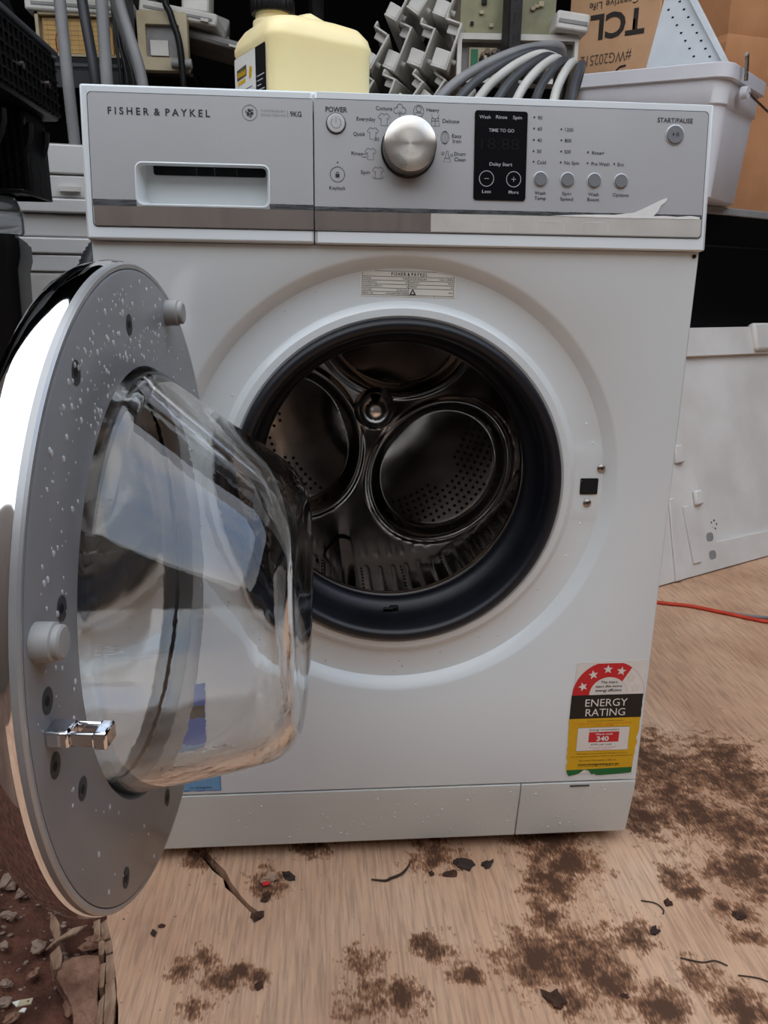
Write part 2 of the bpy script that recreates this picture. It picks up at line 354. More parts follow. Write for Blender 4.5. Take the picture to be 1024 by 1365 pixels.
def ply_material():
    m = bpy.data.materials.new('stained_plywood'); m.use_nodes = True; nt = m.node_tree; b = nt.nodes['Principled BSDF']; L = nt.links.new
    N = lambda t: nt.nodes.new('ShaderNode'+t)
    def math_(op, a, c=None, d=None, clamp=False):
        n = N('Math'); n.operation = op; n.use_clamp = clamp
        for i, q in enumerate((a, c, d)):
            if q is None: continue
            if isinstance(q, (int, float)): n.inputs[i].default_value = q
            else: L(q, n.inputs[i])
        return n.outputs[0]
    tc = N('TexCoord'); P = tc.outputs['Object']
    def nz(scale, detail=6, stretch=None, rot=0, dist=0.0):
        n = N('TexNoise'); n.inputs['Scale'].default_value = scale; n.inputs['Detail'].default_value = detail; n.inputs['Distortion'].default_value = dist
        if stretch:
            mp = N('Mapping'); mp.inputs['Scale'].default_value = stretch; mp.inputs['Rotation'].default_value = (0, 0, rot); L(P, mp.inputs['Vector']); L(mp.outputs[0], n.inputs['Vector'])
        else: L(P, n.inputs['Vector'])
        return n.outputs['Fac']
    def ramp(f, stops):
        r = N('ValToRGB'); e = r.color_ramp.elements
        while len(e) < len(stops): e.new(.5)
        for q, (p, c) in zip(e, stops): q.position = p; q.color = lin(c) if len(c) == 3 else c
        L(f, r.inputs['Fac']); return r.outputs['Color']
    def mix(f, a, c, mode='MIX'):
        n = N('Mix'); n.data_type = 'RGBA'; n.blend_type = mode
        if isinstance(f, (int, float)): n.inputs['Factor'].default_value = f
        else: L(f, n.inputs['Factor'])
        L(a, n.inputs[6])
        if isinstance(c, tuple): n.inputs[7].default_value = c
        else: L(c, n.inputs[7])
        return n.outputs[2]
    base = ramp(nz(5, 5), [(.3, (176, 136, 108)), (.55, (196, 158, 128)), (.75, (208, 174, 146))])
    grain = nz(26, 4, (9, .55, 1), .05, .4)
    gl = ramp(grain, [(.38, (.62, .62, .62, 1)), (.5, (1, 1, 1, 1)), (.64, (1.18, 1.15, 1.1, 1))])
    col = mix(.55, base, gl, 'MULTIPLY')
    pale = ramp(nz(60, 3, (10, .35, 1), .05), [(.56, (0, 0, 0, 1)), (.66, (1, 1, 1, 1))])
    col = mix(math_('MULTIPLY', pale, .35), col, lin((222, 192, 160)))
    # mud: patches at their own places, broken up by noise
    blobs = [(.19,-.055,.05),(.217,-.02,.05),(.165,-.10,.03),(.14,-.157,.055),(.19,-.16,.06),(.2,-.18,.05),(.256,-.135,.035),(.336,-.05,.03),(.343,-.075,.02),(.37,-.1,.02),
             (.43,-.045,.07),(.46,.035,.09),(.42,.07,.08),(.405,.105,.07),(.35,.06,.06),(.25,-.217,.035),(.32,-.225,.04),(.03,-.131,.03),(-.005,-.19,.03),(.06,-.17,.02),(-.23,-.143,.018),
             (-.19,-.163,.022),(-.21,-.19,.022),(-.21,-.128,.018),(-.04,-.146,.03),(-.04,-.19,.035),(.16,-.203,.03),(.38,-.143,.025),(-.15,-.03,.03),(-.235,.02,.03),(.5,.15,.12),(.56,.02,.1),(.40,.2,.1),(.2,.02,.07),
             (-.17,-.15,.015),(-.15,-.16,.015),(.39,-.11,.02),(.3,-.19,.03),(-.1,.03,.03),(.05,.01,.04),(.45,-.2,.05)]
    acc = None
    sx = N('SeparateXYZ'); L(P, sx.inputs[0])
    for (x, y, r) in blobs:
        dx = math_('SUBTRACT', sx.outputs[0], x); dy = math_('SUBTRACT', sx.outputs[1], y)
        d = math_('SQRT', math_('ADD', math_('MULTIPLY', dx, dx), math_('MULTIPLY', dy, dy)))
        k = math_('SUBTRACT', 1.0, math_('DIVIDE', d, r*1.55), clamp=True)
        acc = k if acc is None else math_('MAXIMUM', acc, k)
    n1 = nz(60, 12, None, 0, .25); n2 = nz(16, 4); n3 = nz(190, 6, (2.2, .7, 1), .05)
    field = math_('ADD', math_('MULTIPLY', acc, .36), math_('ADD', math_('MULTIPLY', n1, .50), math_('MULTIPLY', n2, .38)))
    field = math_('ADD', field, math_('MULTIPLY', math_('SUBTRACT', n3, .5), .40))
    field = math_('ADD', field, math_('MULTIPLY', math_('SUBTRACT', grain, .5), .12))
    stain = ramp(field, [(.60, (0, 0, 0, 1)), (.67, (1, 1, 1, 1))])
    stain2 = ramp(field, [(.66, (0, 0, 0, 1)), (.78, (1, 1, 1, 1))])
    gr2 = math_('ADD', .62, math_('MULTIPLY', grain, .5), clamp=True)
    col = mix(math_('MULTIPLY', stain, math_('MULTIPLY', gr2, .9)), col, lin((128, 84, 54)))
    col = mix(math_('MULTIPLY', stain2, .85), col, lin((62, 38, 25)))
    speck = ramp(nz(130, 2), [(.73, (0, 0, 0, 1)), (.76, (1, 1, 1, 1))])
    col = mix(math_('MULTIPLY', speck, .8), col, lin((60, 40, 30)))
    L(col, b.inputs['Base Color']); b.inputs['Roughness'].default_value = .75; b.inputs['Specular IOR Level'].default_value = .3
    bp = N('Bump'); bp.inputs['Strength'].default_value = .25; bp.inputs['Distance'].default_value = .003; L(grain, bp.inputs['Height']); L(bp.outputs[0], b.inputs['Normal'])
    return m

# ================================================================== washing machine
def build_washer():
    W = thing('washing_machine', 'white front-loading washing machine with its round glass door swung open', 'washing machine')
    CZ, HX, ZK, ZC = .4695, .2985, .1024, .7143
    # ---- cabinet: pressed front with a round recess, sides, back
    prof = [(.1745,.05),(.1745,.016),(.1755,.0075),(.179,.005),(.186,.0055),(.1895,.008),(.193,.0113),(.196,.012),(.221,.012),(.2245,.0112),(.235,.0015),(.2385,.0)]
    angs = [2*PI*k/240 for k in range(240)]
    n = len(angs)
    rings = []
    for r, y in prof:
        ring = []
        for a in angs:
            yy = y
            zz = r*math.sin(a)
            if math.cos(a) > 0 and .195 < r < .2215:   # pad around the latch slot
                e = min(max((.0425-abs(zz-.0035))/.005, 0), 1); yy = y - .0018*e
            ring.append((r*math.cos(a), yy, CZ + r*math.sin(a)))
        rings.append(ring)
    def rect_ring(ins, y):
        ring = []
        hx, z0, z1 = HX-ins, ZK+min(ins, .001), ZC-min(ins, .001)
        for a in angs:
            c, s = math.cos(a), math.sin(a); t = 9
            if c > 1e-9: t = min(t, HX/c)
            if c < -1e-9: t = min(t, -HX/c)
            if s > 1e-9: t = min(t, (ZC-CZ)/s)
            if s < -1e-9: t = min(t, (ZK-CZ)/s)
            ring.append((max(-hx, min(hx, c*t)), y, max(z0, min(z1, CZ+s*t))))
        return ring
    # put exact corners in
    def snap(ring):
        for sx in (-1, 1):
            for z in (ZK, ZC):
                i = min(range(n), key=lambda q: (ring[q][0]-sx*HX)**2 + (ring[q][2]-z)**2)
                ring[i] = (sx*(max(p[0] for p in ring)), ring[i][1], z)
        return ring
    rings += [snap(rect_ring(.005, 0.0)), snap(rect_ring(.0018, .0007)), snap(rect_ring(.0004, .0025)), snap(rect_ring(0, .006)), snap(rect_ring(0, .60))]
    g = G(); g.loft(rings, False, True)
    g.box(-HX, HX, .03, .60, .03, ZK)
    g.box(-HX, HX, .040, .60, ZC, .83)
    g.build('cabinet', 'enamel', W, ang=.5, fix=False)
    G().box(-.3, .3, .012, .615, .8305, .85).build('top_panel', 'white_pl', W, bevel=.003)
    g = G(); g.cyl(.002, 0, .001, 10); g.build('screw_hole', 'hole', W, mw=Matrix.Translation((.292, -.0004, .7096)) @ Matrix.Rotation(PI/2, 4, 'X'))
    for x in (-.25, .25):
        for y in (.08, .54):
            g = G(); g.lathe([(.02, 0), (.02, .008), (.008, .01), (.008, .03)], 16, None, True, True); g.build('foot', 'blackpl', W, loc=(x, y, 0))
    # ---- kick panel and filter flap
    def kick(x0, x1, name):
        g = G(); z0, z1 = .0187, .1008
        g.add([(x0,.0122,z0),(x1,.0122,z0),(x1,.0008,z1-.012),(x0,.0008,z1-.012),(x0,.0,z1),(x1,.0,z1),(x1,.028,z0),(x0,.028,z0),(x1,.028,z1),(x0,.028,z1)],
              [(0,1,2,3),(3,2,5,4),(4,5,8,9),(1,6,8,5,2),(0,3,4,9,7),(0,7,6,1),(7,9,8,6)])
        return g.build(name, 'kick', W, bevel=.0012)
    kp = kick(-.2975, .1543, 'kick_panel'); ff = kick(.1552, .2975, 'filter_flap')
    G().box(.2153, .2393, -.0006, .001, .0952, .0970).build('finger_slot', 'gap', ff, smooth=False)
    G().box(-.297, .297, .006, .03, .1002, .1032).build('kick_gap', 'gap', W, smooth=False)
    # ---- console
    pb, pt, zb = .0068, -.0106, .7143
    Lc = math.hypot(.85-zb, pb-pt); tv = Vector((0, (pb-pt)/Lc, (.85-zb)/Lc)); nn = Vector((1, 0, 0)).cross(tv)
    CM = frame_matrix((0, -pb, zb), (1, 0, 0), tv, nn)
    H = .1368
    pocket = rrect(-.252, -.130, .0321, .0692, .006)
    def body(x0, x1, holes, name):
        g = G(); R4 = [(x0, .0006), (x1, .0006), (x1, H), (x0, H)]
        if holes: g.plate([R4] + holes, -.006, 0); g.plate([R4, rrect(-.256, -.126, .028, .086, .006)[::-1]], -.044, -.0061)
        else: g.plate([R4], -.044, 0)
        return g.build(name, 'white_pl', W, mw=CM, bevel=.0022)
    dr = body(-.3, -.0881, [pocket[::-1]], 'detergent_drawer')
    cp = body(-.0872, .3, [], 'control_panel')
    # inlays with a dark shadow line around them
    def inlay(x0, x1, y0, y1, rad, par, holes, left):
        g = G(); e = .0008
        g.plate([rrect(x0-(e if left else 0), x1+(0 if left else e), y0-e, y1+e, rad)] + holes, -.001, .0004); g.build('shadow_gap', 'gap', par, smooth=False)
        g = G(); g.plate([rrect(x0, x1, y0, y1, rad)] + holes, -.001, .0009); return g.build('fascia', 'silver', par, smooth=False)
    inlay(-.2925, -.0883, .0125, .1290, [0.0001, .0001, .004, .004], dr, [pocket[::-1]], True)
    inlay(-.0870, .2939, .0125, .1295, [.004, .004, .0001, .0001], cp, [], False)
    # chrome bands
    def strip(x0, x1, y0, y1, m, par, name, z=.0014, rad=.0001):
        g = G(); g.plate([rrect(x0, x1, y0, y1, rad)], .0005, z); return g.build(name, m, par, smooth=False)
    strip(-.2921, -.2525, .0306, .0362, 'chrome_dull', dr, 'dark_band')
    strip(-.1295, -.0883, .0306, .0352, 'chrome_dull', dr, 'dark_band')
    strip(-.2915, -.0883, .0129, .0304, 'chrome', dr, 'chrome_band', rad=[.0001, .0001, .0001, .0035])
    strip(-.0869, .2934, .0302, .0340, 'chrome_dull', cp, 'dark_band')
    strip(-.0869, .0240, .0133, .0300, 'chrome', cp, 'chrome_band')
    strip(.0241, .2928, .0133, .0300, 'film_sheen', cp, 'film_sheen_band', rad=[.0035, .0001, .0001, .0001])  # film-covered stretch, its white reflection painted in by the paler material
    for x in (.075, .128, .172): g = G(); g.stroke([(x, .0140), (x, .0225), (x+.003, .0250), (x+.024, .0248), (x+.027, .0225), (x+.027, .0140)], .0005, .0016); g.build('film_crease', 'film', cp, smooth=False)
    g = G(); g.plate([[(.14,.0303),(.18,.0322),(.205,.0325),(.225,.035),(.238,.041),(.252,.0478),(.2575,.0495),(.256,.0455),(.251,.042),(.249,.037),(.244,.0318),(.255,.0325),(.268,.0318),(.282,.0330),(.2915,.0318),(.2915,.0300),(.2,.0296)]], .0014, .0017)
    g.build('film_tear', 'film', cp, smooth=False)
    # pocket handle
    g = G(); p0 = rrect(-.252, -.130, .0321, .0692, .006); p1 = rrect(-.2500, -.1320, .0345, .0686, .005); p2 = rrect(-.247, -.133, .0385, .0790, .004)
    g.loft([[(x, y, .0012) for x, y in rrect(-.2532, -.1288, .0309, .0704, .007)], [(x, y, .0016) for x, y in p0], [(x, y, -.0055) for x, y in p1], [(x, y, -.0205) for x, y in p2]], False, True)
    hp = g.build('handle_pocket', 'white_pl', dr, ang=.9)
    g = G(); g.plate([rrect(-.2400, -.1340, .0640, .0785, .0022)], -.0203, -.019); g.build('finger_slot', 'blackglass', dr, smooth=False)
    for x in (-.2, -.183, -.162): G().box(x, x+.0008, .0642, .0780, -.0195, -.0185).build('slot_rib', 'gap', dr, smooth=False)
    # ---- lettering of the drawer
    Z = .0012
    text('brand_lettering', 'F I S H E R  &  P A Y K E L', 'ink', dr, Z, .0062, x0=-.275, x1=-.1828, yc=.1138, bold=.022)
    g = G(); g.stroke(circ(-.1464, .1155, .0068, 32), .0005, Z, True); g.build('emblem_ring', 'ink_grey', dr, smooth=False)
    g = G()
    for k in range(3):
        a = PI/2 + k*2*PI/3 + .3
        g.plate([circ(-.1464+.0021*math.cos(a), .1155+.0021*math.sin(a), .0014, 14)], None, Z)
        g.stroke([(-.1464+q*math.cos(a+1.0+w), .1155+q*math.sin(a+1.0+w)) for q, w in ((.0008, 0), (.0022, .3), (.0035, .2), (.0038, -.3))], .0009, Z+.0001)
    tag(g.build('emblem', 'ink', dr, smooth=False), kind='stuff')
    text('small_lettering', 'P O W E R E D  B Y', 'ink_grey', dr, Z, .0021, x0=-.1358, x1=-.1139, yc=.1176)
    text('small_lettering', 'S M A R T D R I V E', 'ink_grey', dr, Z, .0021, x0=-.1358, x1=-.1142, yc=.1139)
    G().box(-.1118, -.1115, .1128, .1188, .0009, Z).build('divider', 'ink_grey', dr, smooth=False)
    text('capacity_lettering', '9KG', 'ink', dr, Z, .0046, x0=-.1091, x1=-.0986, yc=.1157, bold=.015)
    # ---- control panel print and controls
    def t(body, xc, yc, h=.0034, m='ink', bold=.006, **k): return text('panel_lettering', body, m, cp, Z if m != 'glyph' else .0026, h, xc=xc, yc=yc, bold=bold, **k)
    t('POWER', -.0662, .1208, .0046, bold=.02, width=.0203)
    def button(x, y, r, m='button', ring='button_ring', name='button', h=.003):
        g = G(); g.lathe([(r*1.13, .0009), (r*1.13, .0016), (r*1.02, .0018)], 32, None, False, True); b = g.build('button_surround', ring, cp, loc=(x, y, 0))
        g = G(); g.lathe([(r, .0015), (r, h-.0004), (r*.94, h)], 32, None, False, True); return g.build(name, m, cp, loc=(x, y, 0))
    button(-.0666, .1083, .0083, 'button_ring', 'gap', 'power_button')
    g = G(); g.stroke(circ(-.0666, .1083, .0046, 28, PI/2+.6, 2.5*PI-.6), .0006, .0031); g.stroke([(-.0666, .1083), (-.0666, .1135)], .0006, .0031); tag(g.build('power_symbol', 'ink_grey', cp, smooth=False), kind='stuff')
    g = G(); g.plate([circ(-.0653, .074, .0008, 12)], None, Z); g.build('indicator_dot', 'ink', cp, smooth=False)
    g = G(); g.stroke(circ(-.0654, .0633, .0068, 32), .0005, Z, True); g.build('keylock_ring', 'ink', cp, smooth=False)
    g = G(); g.plate([rrect(-.0673, -.0635, .0605, .0638, .0005)], None, Z); g.stroke(circ(-.0654, .0640, .0013, 12, 0, PI), .0006, Z); tag(g.build('padlock_symbol', 'ink', cp, smooth=False), kind='stuff')
    t('Keylock', -.0654, .0512, .0033, width=.0155)
    # knob
    KX, KY, KR = .0016, .0872, .0252
    g = G(); g.lathe([(KR*1.03, .0005), (KR*1.03, .004), (KR*.98, .005)], 64, None, False, True); kn = g.build('knob_base', 'blackpl', cp, loc=(KX, KY, 0))
    g = G(); g.lathe([(KR*.985, .004), (KR*.985, .0185), (KR*.965, .0200)], 72); g.build('knob_side', 'knob_side', cp, loc=(KX, KY, 0))
    g = G(); g.lathe([(KR*.965, .0200), (KR*.93, .0206), (KR*.5, .0206), (.0005, .0206)], 72, None, False, True); g.build('knob', 'knob', cp, loc=(KX, KY, 0))
    # programme names with line icons
    def shirt(x, y, s, extra=None):
        o = [(-.3,.5),(-.12,.5),(0,.4),(.12,.5),(.3,.5),(.55,.2),(.38,.05),(.28,.15),(.28,-.5),(-.28,-.5),(-.28,.15),(-.38,.05),(-.55,.2)]
        return [([(x+a*s, y+b*s) for a, b in o], True)]
    def icon(strokes, w=.0004):
        g = G()
        for pts, cl in strokes: g.stroke(pts, w, Z, cl)
        return tag(g.build('program_icon', 'ink', cp, smooth=False), kind='stuff')
    S = .0105
    icon([(circ(-.0066-.003, .1216, .0028, 14, 1.2, 5.2), False), (circ(-.0066+.003, .1216, .0028, 14, -2.1, 1.9), False), (circ(-.0066, .1246, .0028, 14, -.3, PI+.3), False), ([(-.0066, .1216), (-.0066, .1155)], False), ([(-.0066,.1185),(-.0085,.1205)], False), ([(-.0066,.1185),(-.0047,.1205)], False)])
    icon(shirt(-.0214, .1132, S))
    icon(shirt(-.032, .1005, S*.95)); text('panel_lettering', '30', 'ink', cp, Z, .0034, xc=-.0283, yc=.0958)
    icon(shirt(-.0341, .0822, S*.95) + [([(-.042,.0822),(-.0375,.0822),(-.039,.0835)], False), ([(-.042,.0795),(-.0375,.0795)], False)])
    icon(shirt(-.0269, .0656, S*.95) + [([(-.0325,.0625),(-.031,.0605),(-.0228,.0605),(-.0213,.0625)], False)])
    icon([(circ(.0112, .1215, .0048, 20, -.9, PI+.9, .0055), False), (circ(.0112, .1235, .0024, 16), True), ([(.0082,.1172),(.0142,.1172),(.0142,.1202),(.0082,.1202)], True)])
    icon([([(.0237,.1195),(.0240,.1165),(.0230,.109),(.031,.109),(.030,.1165),(.0303,.1195)], False), ([(.0240,.1165),(.027,.115),(.030,.1165)], False), ([(.0236,.1135),(.0304,.1135)], False), ([(.027,.115),(.027,.109)], False)])
    icon([(circ(.0365, .0989, .0038, 22, 0, 2*PI, .0058), True), ([(.0365,.1046),(.0365,.0932)], False), (circ(.0365, .0989, .0021, 22, 0, 2*PI, .0056), True)])
    icon([([(.0382,.0870),(.0398,.0870),(.0398,.0845),(.0425,.0772),(.0355,.0772),(.0382,.0845)], True), (circ(.0349,.0848,.0012,12), True), (circ(.0432,.0832,.0011,12), True), ([(.0368,.0805),(.0412,.0805)], False)])
    for b, x, y, w in (('Cottons',-.0215,.1232,.0155),('Everyday',-.0384,.1134,.0178),('Quick',-.0447,.1,.0112),('Rinse',-.0469,.0826,.0106),('Spin',-.0391,.066,.0088),('Heavy',.0247,.1233,.0122),('Delicate',.042,.1138,.0158),
                       ('Easy',.048,.1008,.0092),('Iron',.0481,.0962,.0080),('Drum',.0512,.0848,.0106),('Clean',.0513,.0798,.0108)): t(b, x, y, .0034, width=w)
    # display
    g = G(); g.plate([rrect(.0648, .1156, .0434, .1240, .0025)], .0005, .002); g.build('display', 'blackglass', cp, smooth=False)
    for b, x, y, w in (('Wash',.0743,.1181,.0108),('Rinse',.0902,.1184,.0108),('Spin',.1055,.1184,.0088),('TIME TO GO',.0905,.1065,.0245),('Delay Start',.0907,.0761,.0220),('Less',.0774,.0511,.0086),('More',.1038,.051,.0098)): t(b, x, y, .0031, m='glyph', width=w)
    text('dim_digits', '18:88', 'ghost', cp, .0023, .0105, x0=.071, x1=.108, yc=.0945)
    for x, sgn in ((.0771, '-'), (.1035, '+')):
        g = G(); g.stroke(circ(x, .0627, .0070, 32), .0006, .0026, True); g.build('touch_ring', 'glyph', cp, smooth=False)
        g = G(); g.stroke([(x-.0022, .0627), (x+.0022, .0627)], .0005, .0026)
        if sgn == '+': g.stroke([(x, .0605), (x, .0649)], .0005, .00262)
        tag(g.build('touch_symbol', 'glyph', cp, smooth=False), kind='stuff')
    dots = [(.1222,.1196),(.1223,.1095),(.1224,.0993),(.1225,.0892),(.1228,.0796),(.1489,.1096),(.1493,.0997),(.1495,.0895),(.1495,.0796),(.1759,.0896),(.176,.0796),(.2025,.0796)]
    for x, y in dots:
        g = G(); g.plate([circ(x, y, .0009, 12)], None, Z); g.build('indicator_dot', 'ink', cp, smooth=False)
    for b, x, y in (('90',.1257,.1194),('60',.1257,.1095),('40',.1257,.0993),('30',.1257,.0892),('Cold',.1262,.0793),('1200',.1525,.1095),('800',.1525,.0997),('500',.1525,.0895),('No Spin',.1530,.0795),('Rinse+',.1800,.0893),('Pre Wash',.1798,.0793),('Eco',.2058,.0794)):
        text('panel_lettering', b, 'ink', cp, Z, .0033, x0=x, yc=y, bold=.006)
    for x in (.13, .1566, .1831, .2097): button(x, .0638, .0063)
    button(.2612, .1077, .0083, name='start_button')
    g = G(); g.plate([[(.2583,.1058),(.2606,.1076),(.2583,.1094)]], None, .0032)
    for q in (.2620, .2636): g.plate([[(q,.1058),(q+.0009,.1058),(q+.0009,.1094),(q,.1094)]], None, .0032)
    tag(g.build('play_pause_symbol', 'ink', cp, smooth=False), kind='stuff')
    for b, x, y, w in (('Wash',.1302,.0512,.0108),('Temp',.1304,.0464,.0112),('Spin',.1564,.0512,.0088),('Speed',.1566,.0464,.0130),('Wash',.1831,.0512,.0108),('Boost',.1831,.0464,.0120),('Options',.2103,.0512,.0160)): t(b, x, y, .0032, width=w)
    t('START/PAUSE', .2609, .1209, .0044, bold=.016, width=.0353)
    # ---- gasket
    RX = Matrix.Translation((0, 0, CZ)) @ Matrix.Rotation(PI/2, 4, 'X')      # lathe z -> -y
    def yl(p): return [(r, -y) for r, y in p]
    g = G(); g.lathe(yl([(.1765,.02),(.1765,.006),(.1745,.0005),(.1700,-.0015),(.1655,.0005),(.1632,.005),(.1618,.012),(.1612,.020),(.1628,.028),(.1632,.040),(.1600,.050),(.1535,.0565),(.1500,.060),(.1490,.066),(.1510,.074),(.158,.085)]), 160)
    g.build('door_gasket', 'rubber', W, mw=RX, ang=1.2)
    g = G(); g.box(-.004, .006, -.052, -.046, -.160, -.1545); g.box(-.012, .0, -.054, -.05, -.158, -.1555)
    g.v = [(x, y, z) for x, y, z in g.v]; g.build('gasket_drain', 'blackpl', W, loc=(.0, .1, CZ), bevel=.001)
    # ---- drum
    DZ = .492; DM = Matrix.Translation((0, 0, DZ)) @ Matrix.Rotation(PI/2, 4, 'X')
    R0 = .238; NA = 432; rings = []
    ys = [.115 + .27*k/40 for k in range(41)]
    for y in ys:
        ring = []
        for i in range(NA):
            a = 2*PI*i/NA; e = min(1, max(0, (y-.13)/.015))*min(1, max(0, (.36-y)/.02))
            rr = R0 - .0035*e*max(0, math.sin(a*72))**1.5
            ring.append((rr*math.cos(a), rr*math.sin(a), -y))
        rings.append(ring)
    # front lip in front of the wall
    front = [[(r*math.cos(2*PI*i/NA), r*math.sin(2*PI*i/NA) + dz, -y) for i in range(NA)] for r, y, dz in ((.1535,.096,CZ-DZ),(.1545,.090,CZ-DZ),(.158,.0885,CZ-DZ),(.20,.096,-.008),(.228,.102,0),(.237,.108,0))]
    g = G(); g.loft(front + rings, False, False)
    dm = g.build('drum', 'steel', W, mw=DM, ang=1.0)
    g = G(); g.lathe(yl([(.1525,.088),(.1515,.0895),(.1525,.091),(.1535,.0895)]), 128, Matrix.Translation((0, CZ-DZ, 0)), loop=True); g.build('drum_lip', 'steel_br', dm)
    # back wall with three dished lobes
    lob = [math.radians(q) for q in (-42, 78, 198)]
    rings = []; rs = [.004 + (R0-.004)*k/70 for k in range(71)]
    def back(x, y):
        r = math.hypot(x, y); h = .0
        for la in lob:
            cxl, cyl_ = .134*math.cos(la), .134*math.sin(la)
            # lobe stretched across
            ux, uy = x-cxl, y-cyl_; d = math.hypot((ux*math.cos(la)+uy*math.sin(la))/.094, (-ux*math.sin(la)+uy*math.cos(la))/.108)
            k = min(1, max(0, (1.05-d)/.14)); k = k*k*(3-2*k); h += .022*k + .014*max(0, 1-d*d)
            h -= .004*math.exp(-((d-1.09)/.05)**2)
        h += .02*min(1, max(0, (r-.205)/.03))*0
        h -= .012*math.exp(-(r/.045)**2)
        return .372 + h
    for r in rs[::-1]:
        rings.append([(r*math.cos(2*PI*i/NA), r*math.sin(2*PI*i/NA), -back(r*math.cos(2*PI*i/NA), r*math.sin(2*PI*i/NA))) for i in range(NA)])
    g = G(); g.loft(rings, False, True); g.build('drum_back', 'steel', dm, ang=1.2)
    g = G(); g.lathe([(.033, -.014), (.0318, -.004), (.0300, .005), (.0265, .012), (.021, .0175), (.013, .0215), (.006, .0232), (.0005, .0236)], 40, None, False, True)
    g.build('hub_dome', 'hub', dm, loc=(-.003, .009, -.357), ang=1.2)
    g = G()
    for la in lob:
        for ri in range(7):
            rr = .148 + ri*.0105
            for q in range(-15, 16):
                a = la + (q + (ri % 2)*.5)*.0105/rr*1.0
                x, y = rr*math.cos(a), rr*math.sin(a)
                ux, uy = x-.134*math.cos(la), y-.134*math.sin(la)
                d = math.hypot((ux*math.cos(la)+uy*math.sin(la))/.094, (-ux*math.sin(la)+uy*math.cos(la))/.108)
                if d > .86 or d < .30: continue
                g.cyl(.0026, 0, .0006, 8, Matrix.Translation((x, y, -back(x, y)+.0002)))
    tag(g.build('drum_back_holes', 'hole', dm, smooth=False), kind='stuff')
    g = G()
    for i in range(96):
        a = 2*PI*(i+.5)/96
        if i % 2: continue
        for k in range(16):
            y = .14 + .0135*k
            T = Matrix.Rotation(a+PI/96*0, 4, 'Z') @ Matrix.Translation((R0-.0008, 0, -y)) @ Matrix.Rotation(PI/2, 4, 'Y')
            g.cyl(.0017, -.0003, .0003, 6, T)
    tag(g.build('drum_wall_holes', 'hole', dm, smooth=False), kind='stuff')
    for a in (-104, 16, 136):
        g = G(); rg = []
        for k in range(9):
            u = k/8; y = .125 + .235*u; hh = .046*(1-.25*abs(u-.45)) ; w = .026
            rg.append([(-w, 0, y), (-w*.75, hh*.55, y), (-w*.35, hh*.95, y), (0, hh, y), (w*.35, hh*.95, y), (w*.75, hh*.55, y), (w, 0, y)])
        g.loft(rg, True, True)
        T = Matrix.Rotation(math.radians(a)+PI/2, 4, 'Z') @ Matrix.Translation((0, -R0-.001, 0))
        g.v = [tuple(T @ Vector((x, y, -z))) for x, y, z in g.v]
        g.build('drum_paddle', 'steel', dm, fix=True)
    # ---- latch slot, screws
    g = G(); g.plate([rrect(.1997, .2178, .4615, .4778, .0008)], None, 0); g.v = [(x, .0092, y) for x, y, z in g.v]; g.f = [tuple(q) for q in g.f]
    g.build('latch_slot', 'hole', W, smooth=False)
    g = G(); g.plate([rrect(.1990, .2186, .4608, .4785, .001), rrect(.1997, .2178, .4615, .4778, .0008)[::-1]], 0, .0012)
    g.build('slot_frame', 'blackpl', W, mw=frame_matrix((0, .0102, 0), (1, 0, 0), (0, 0, 1), (0, -1, 0)), smooth=False)
    for x, z in ((.2208, .4895), (.2085, .4505)):
        g = G(); g.lathe([(.0046, 0), (.0044, .0012), (.003, .0024), (.0005, .0028)], 20, None, False, True)
        sc = g.build('screw', 'screw', W, mw=frame_matrix((x, .0103, z), (1, 0, 0), (0, 0, 1), (0, -1, 0)))
        g = G(); g.stroke([(-.002, -.0006), (.002, .0006)], .0008, .0030); g.stroke([(-.0006, .002), (.0006, -.002)], .0008, .00302); g.build('cross_slot', 'hole', sc, smooth=False)
    # ---- rating label on the front
    FM = lambda x, y, z, a=0: frame_matrix((x, y, z), (math.cos(a), 0, math.sin(a)), (-math.sin(a), 0, math.cos(a)), (0, -1, 0))
    g = G(); lw, lh = .0963, .0256; g.plate([rrect(0, lw, 0, lh, .0006)], -.0001, .0003)
    lb = g.build('rating_label', 'paper', W, mw=FM(-.0430, .0119, .6671, -.013), smooth=False)
    g = G(); x0, x1, y0, y1 = .002, lw-.002, .0015, lh-.0012; w = .00035
    hs = [y1, y1-.0052, y1-.0089, y1-.0126, y1-.0163, y0]
    for k, y in enumerate(hs): g.stroke([(x0, y), (x1, y)], w, .0005)
    g.stroke([(x0, (y0+hs[4])/2), (x0+.046, (y0+hs[4])/2)], w, .0005)
    for x, ya in ((x0, y1), (x1, y1), (x0+.0465, hs[1])): g.stroke([(x, ya), (x, y0)], w, .00052)
    tag(g.build('label_rules', 'ink', lb, smooth=False), kind='stuff')
    text('label_lettering', 'F I S H E R  &  P A Y K E L', 'ink', lb, .0005, .0030, x0=.031, x1=.067, yc=y1-.0026, bold=.03)
    rows = [('MODEL','WH9060J3',.010,.0405),('POWER(MAX.)','2200W',.0155,.0435),('WASHING CAPACITY','9.0kg',.0215,.0445),('VOLTAGE','220-240V~50Hz',.0105,.0345),('SERIAL NO.','LXXA240W0967194508',.0125,.0235)]
    ycs = [y1-.007, y1-.0107, y1-.0144, (hs[4]+(y0+hs[4])/2)/2, (y0+(y0+hs[4])/2)/2]
    for (a, b, xa, xb), y in zip(rows, ycs):
        text('label_lettering', a, 'ink', lb, .0005, .0017, x0=x0+.0008, x1=x0+xa-.001, yc=y); text('label_lettering', b, 'ink', lb, .0005, .0017, x0=x0+xb, x1=x0+.0458, yc=y)
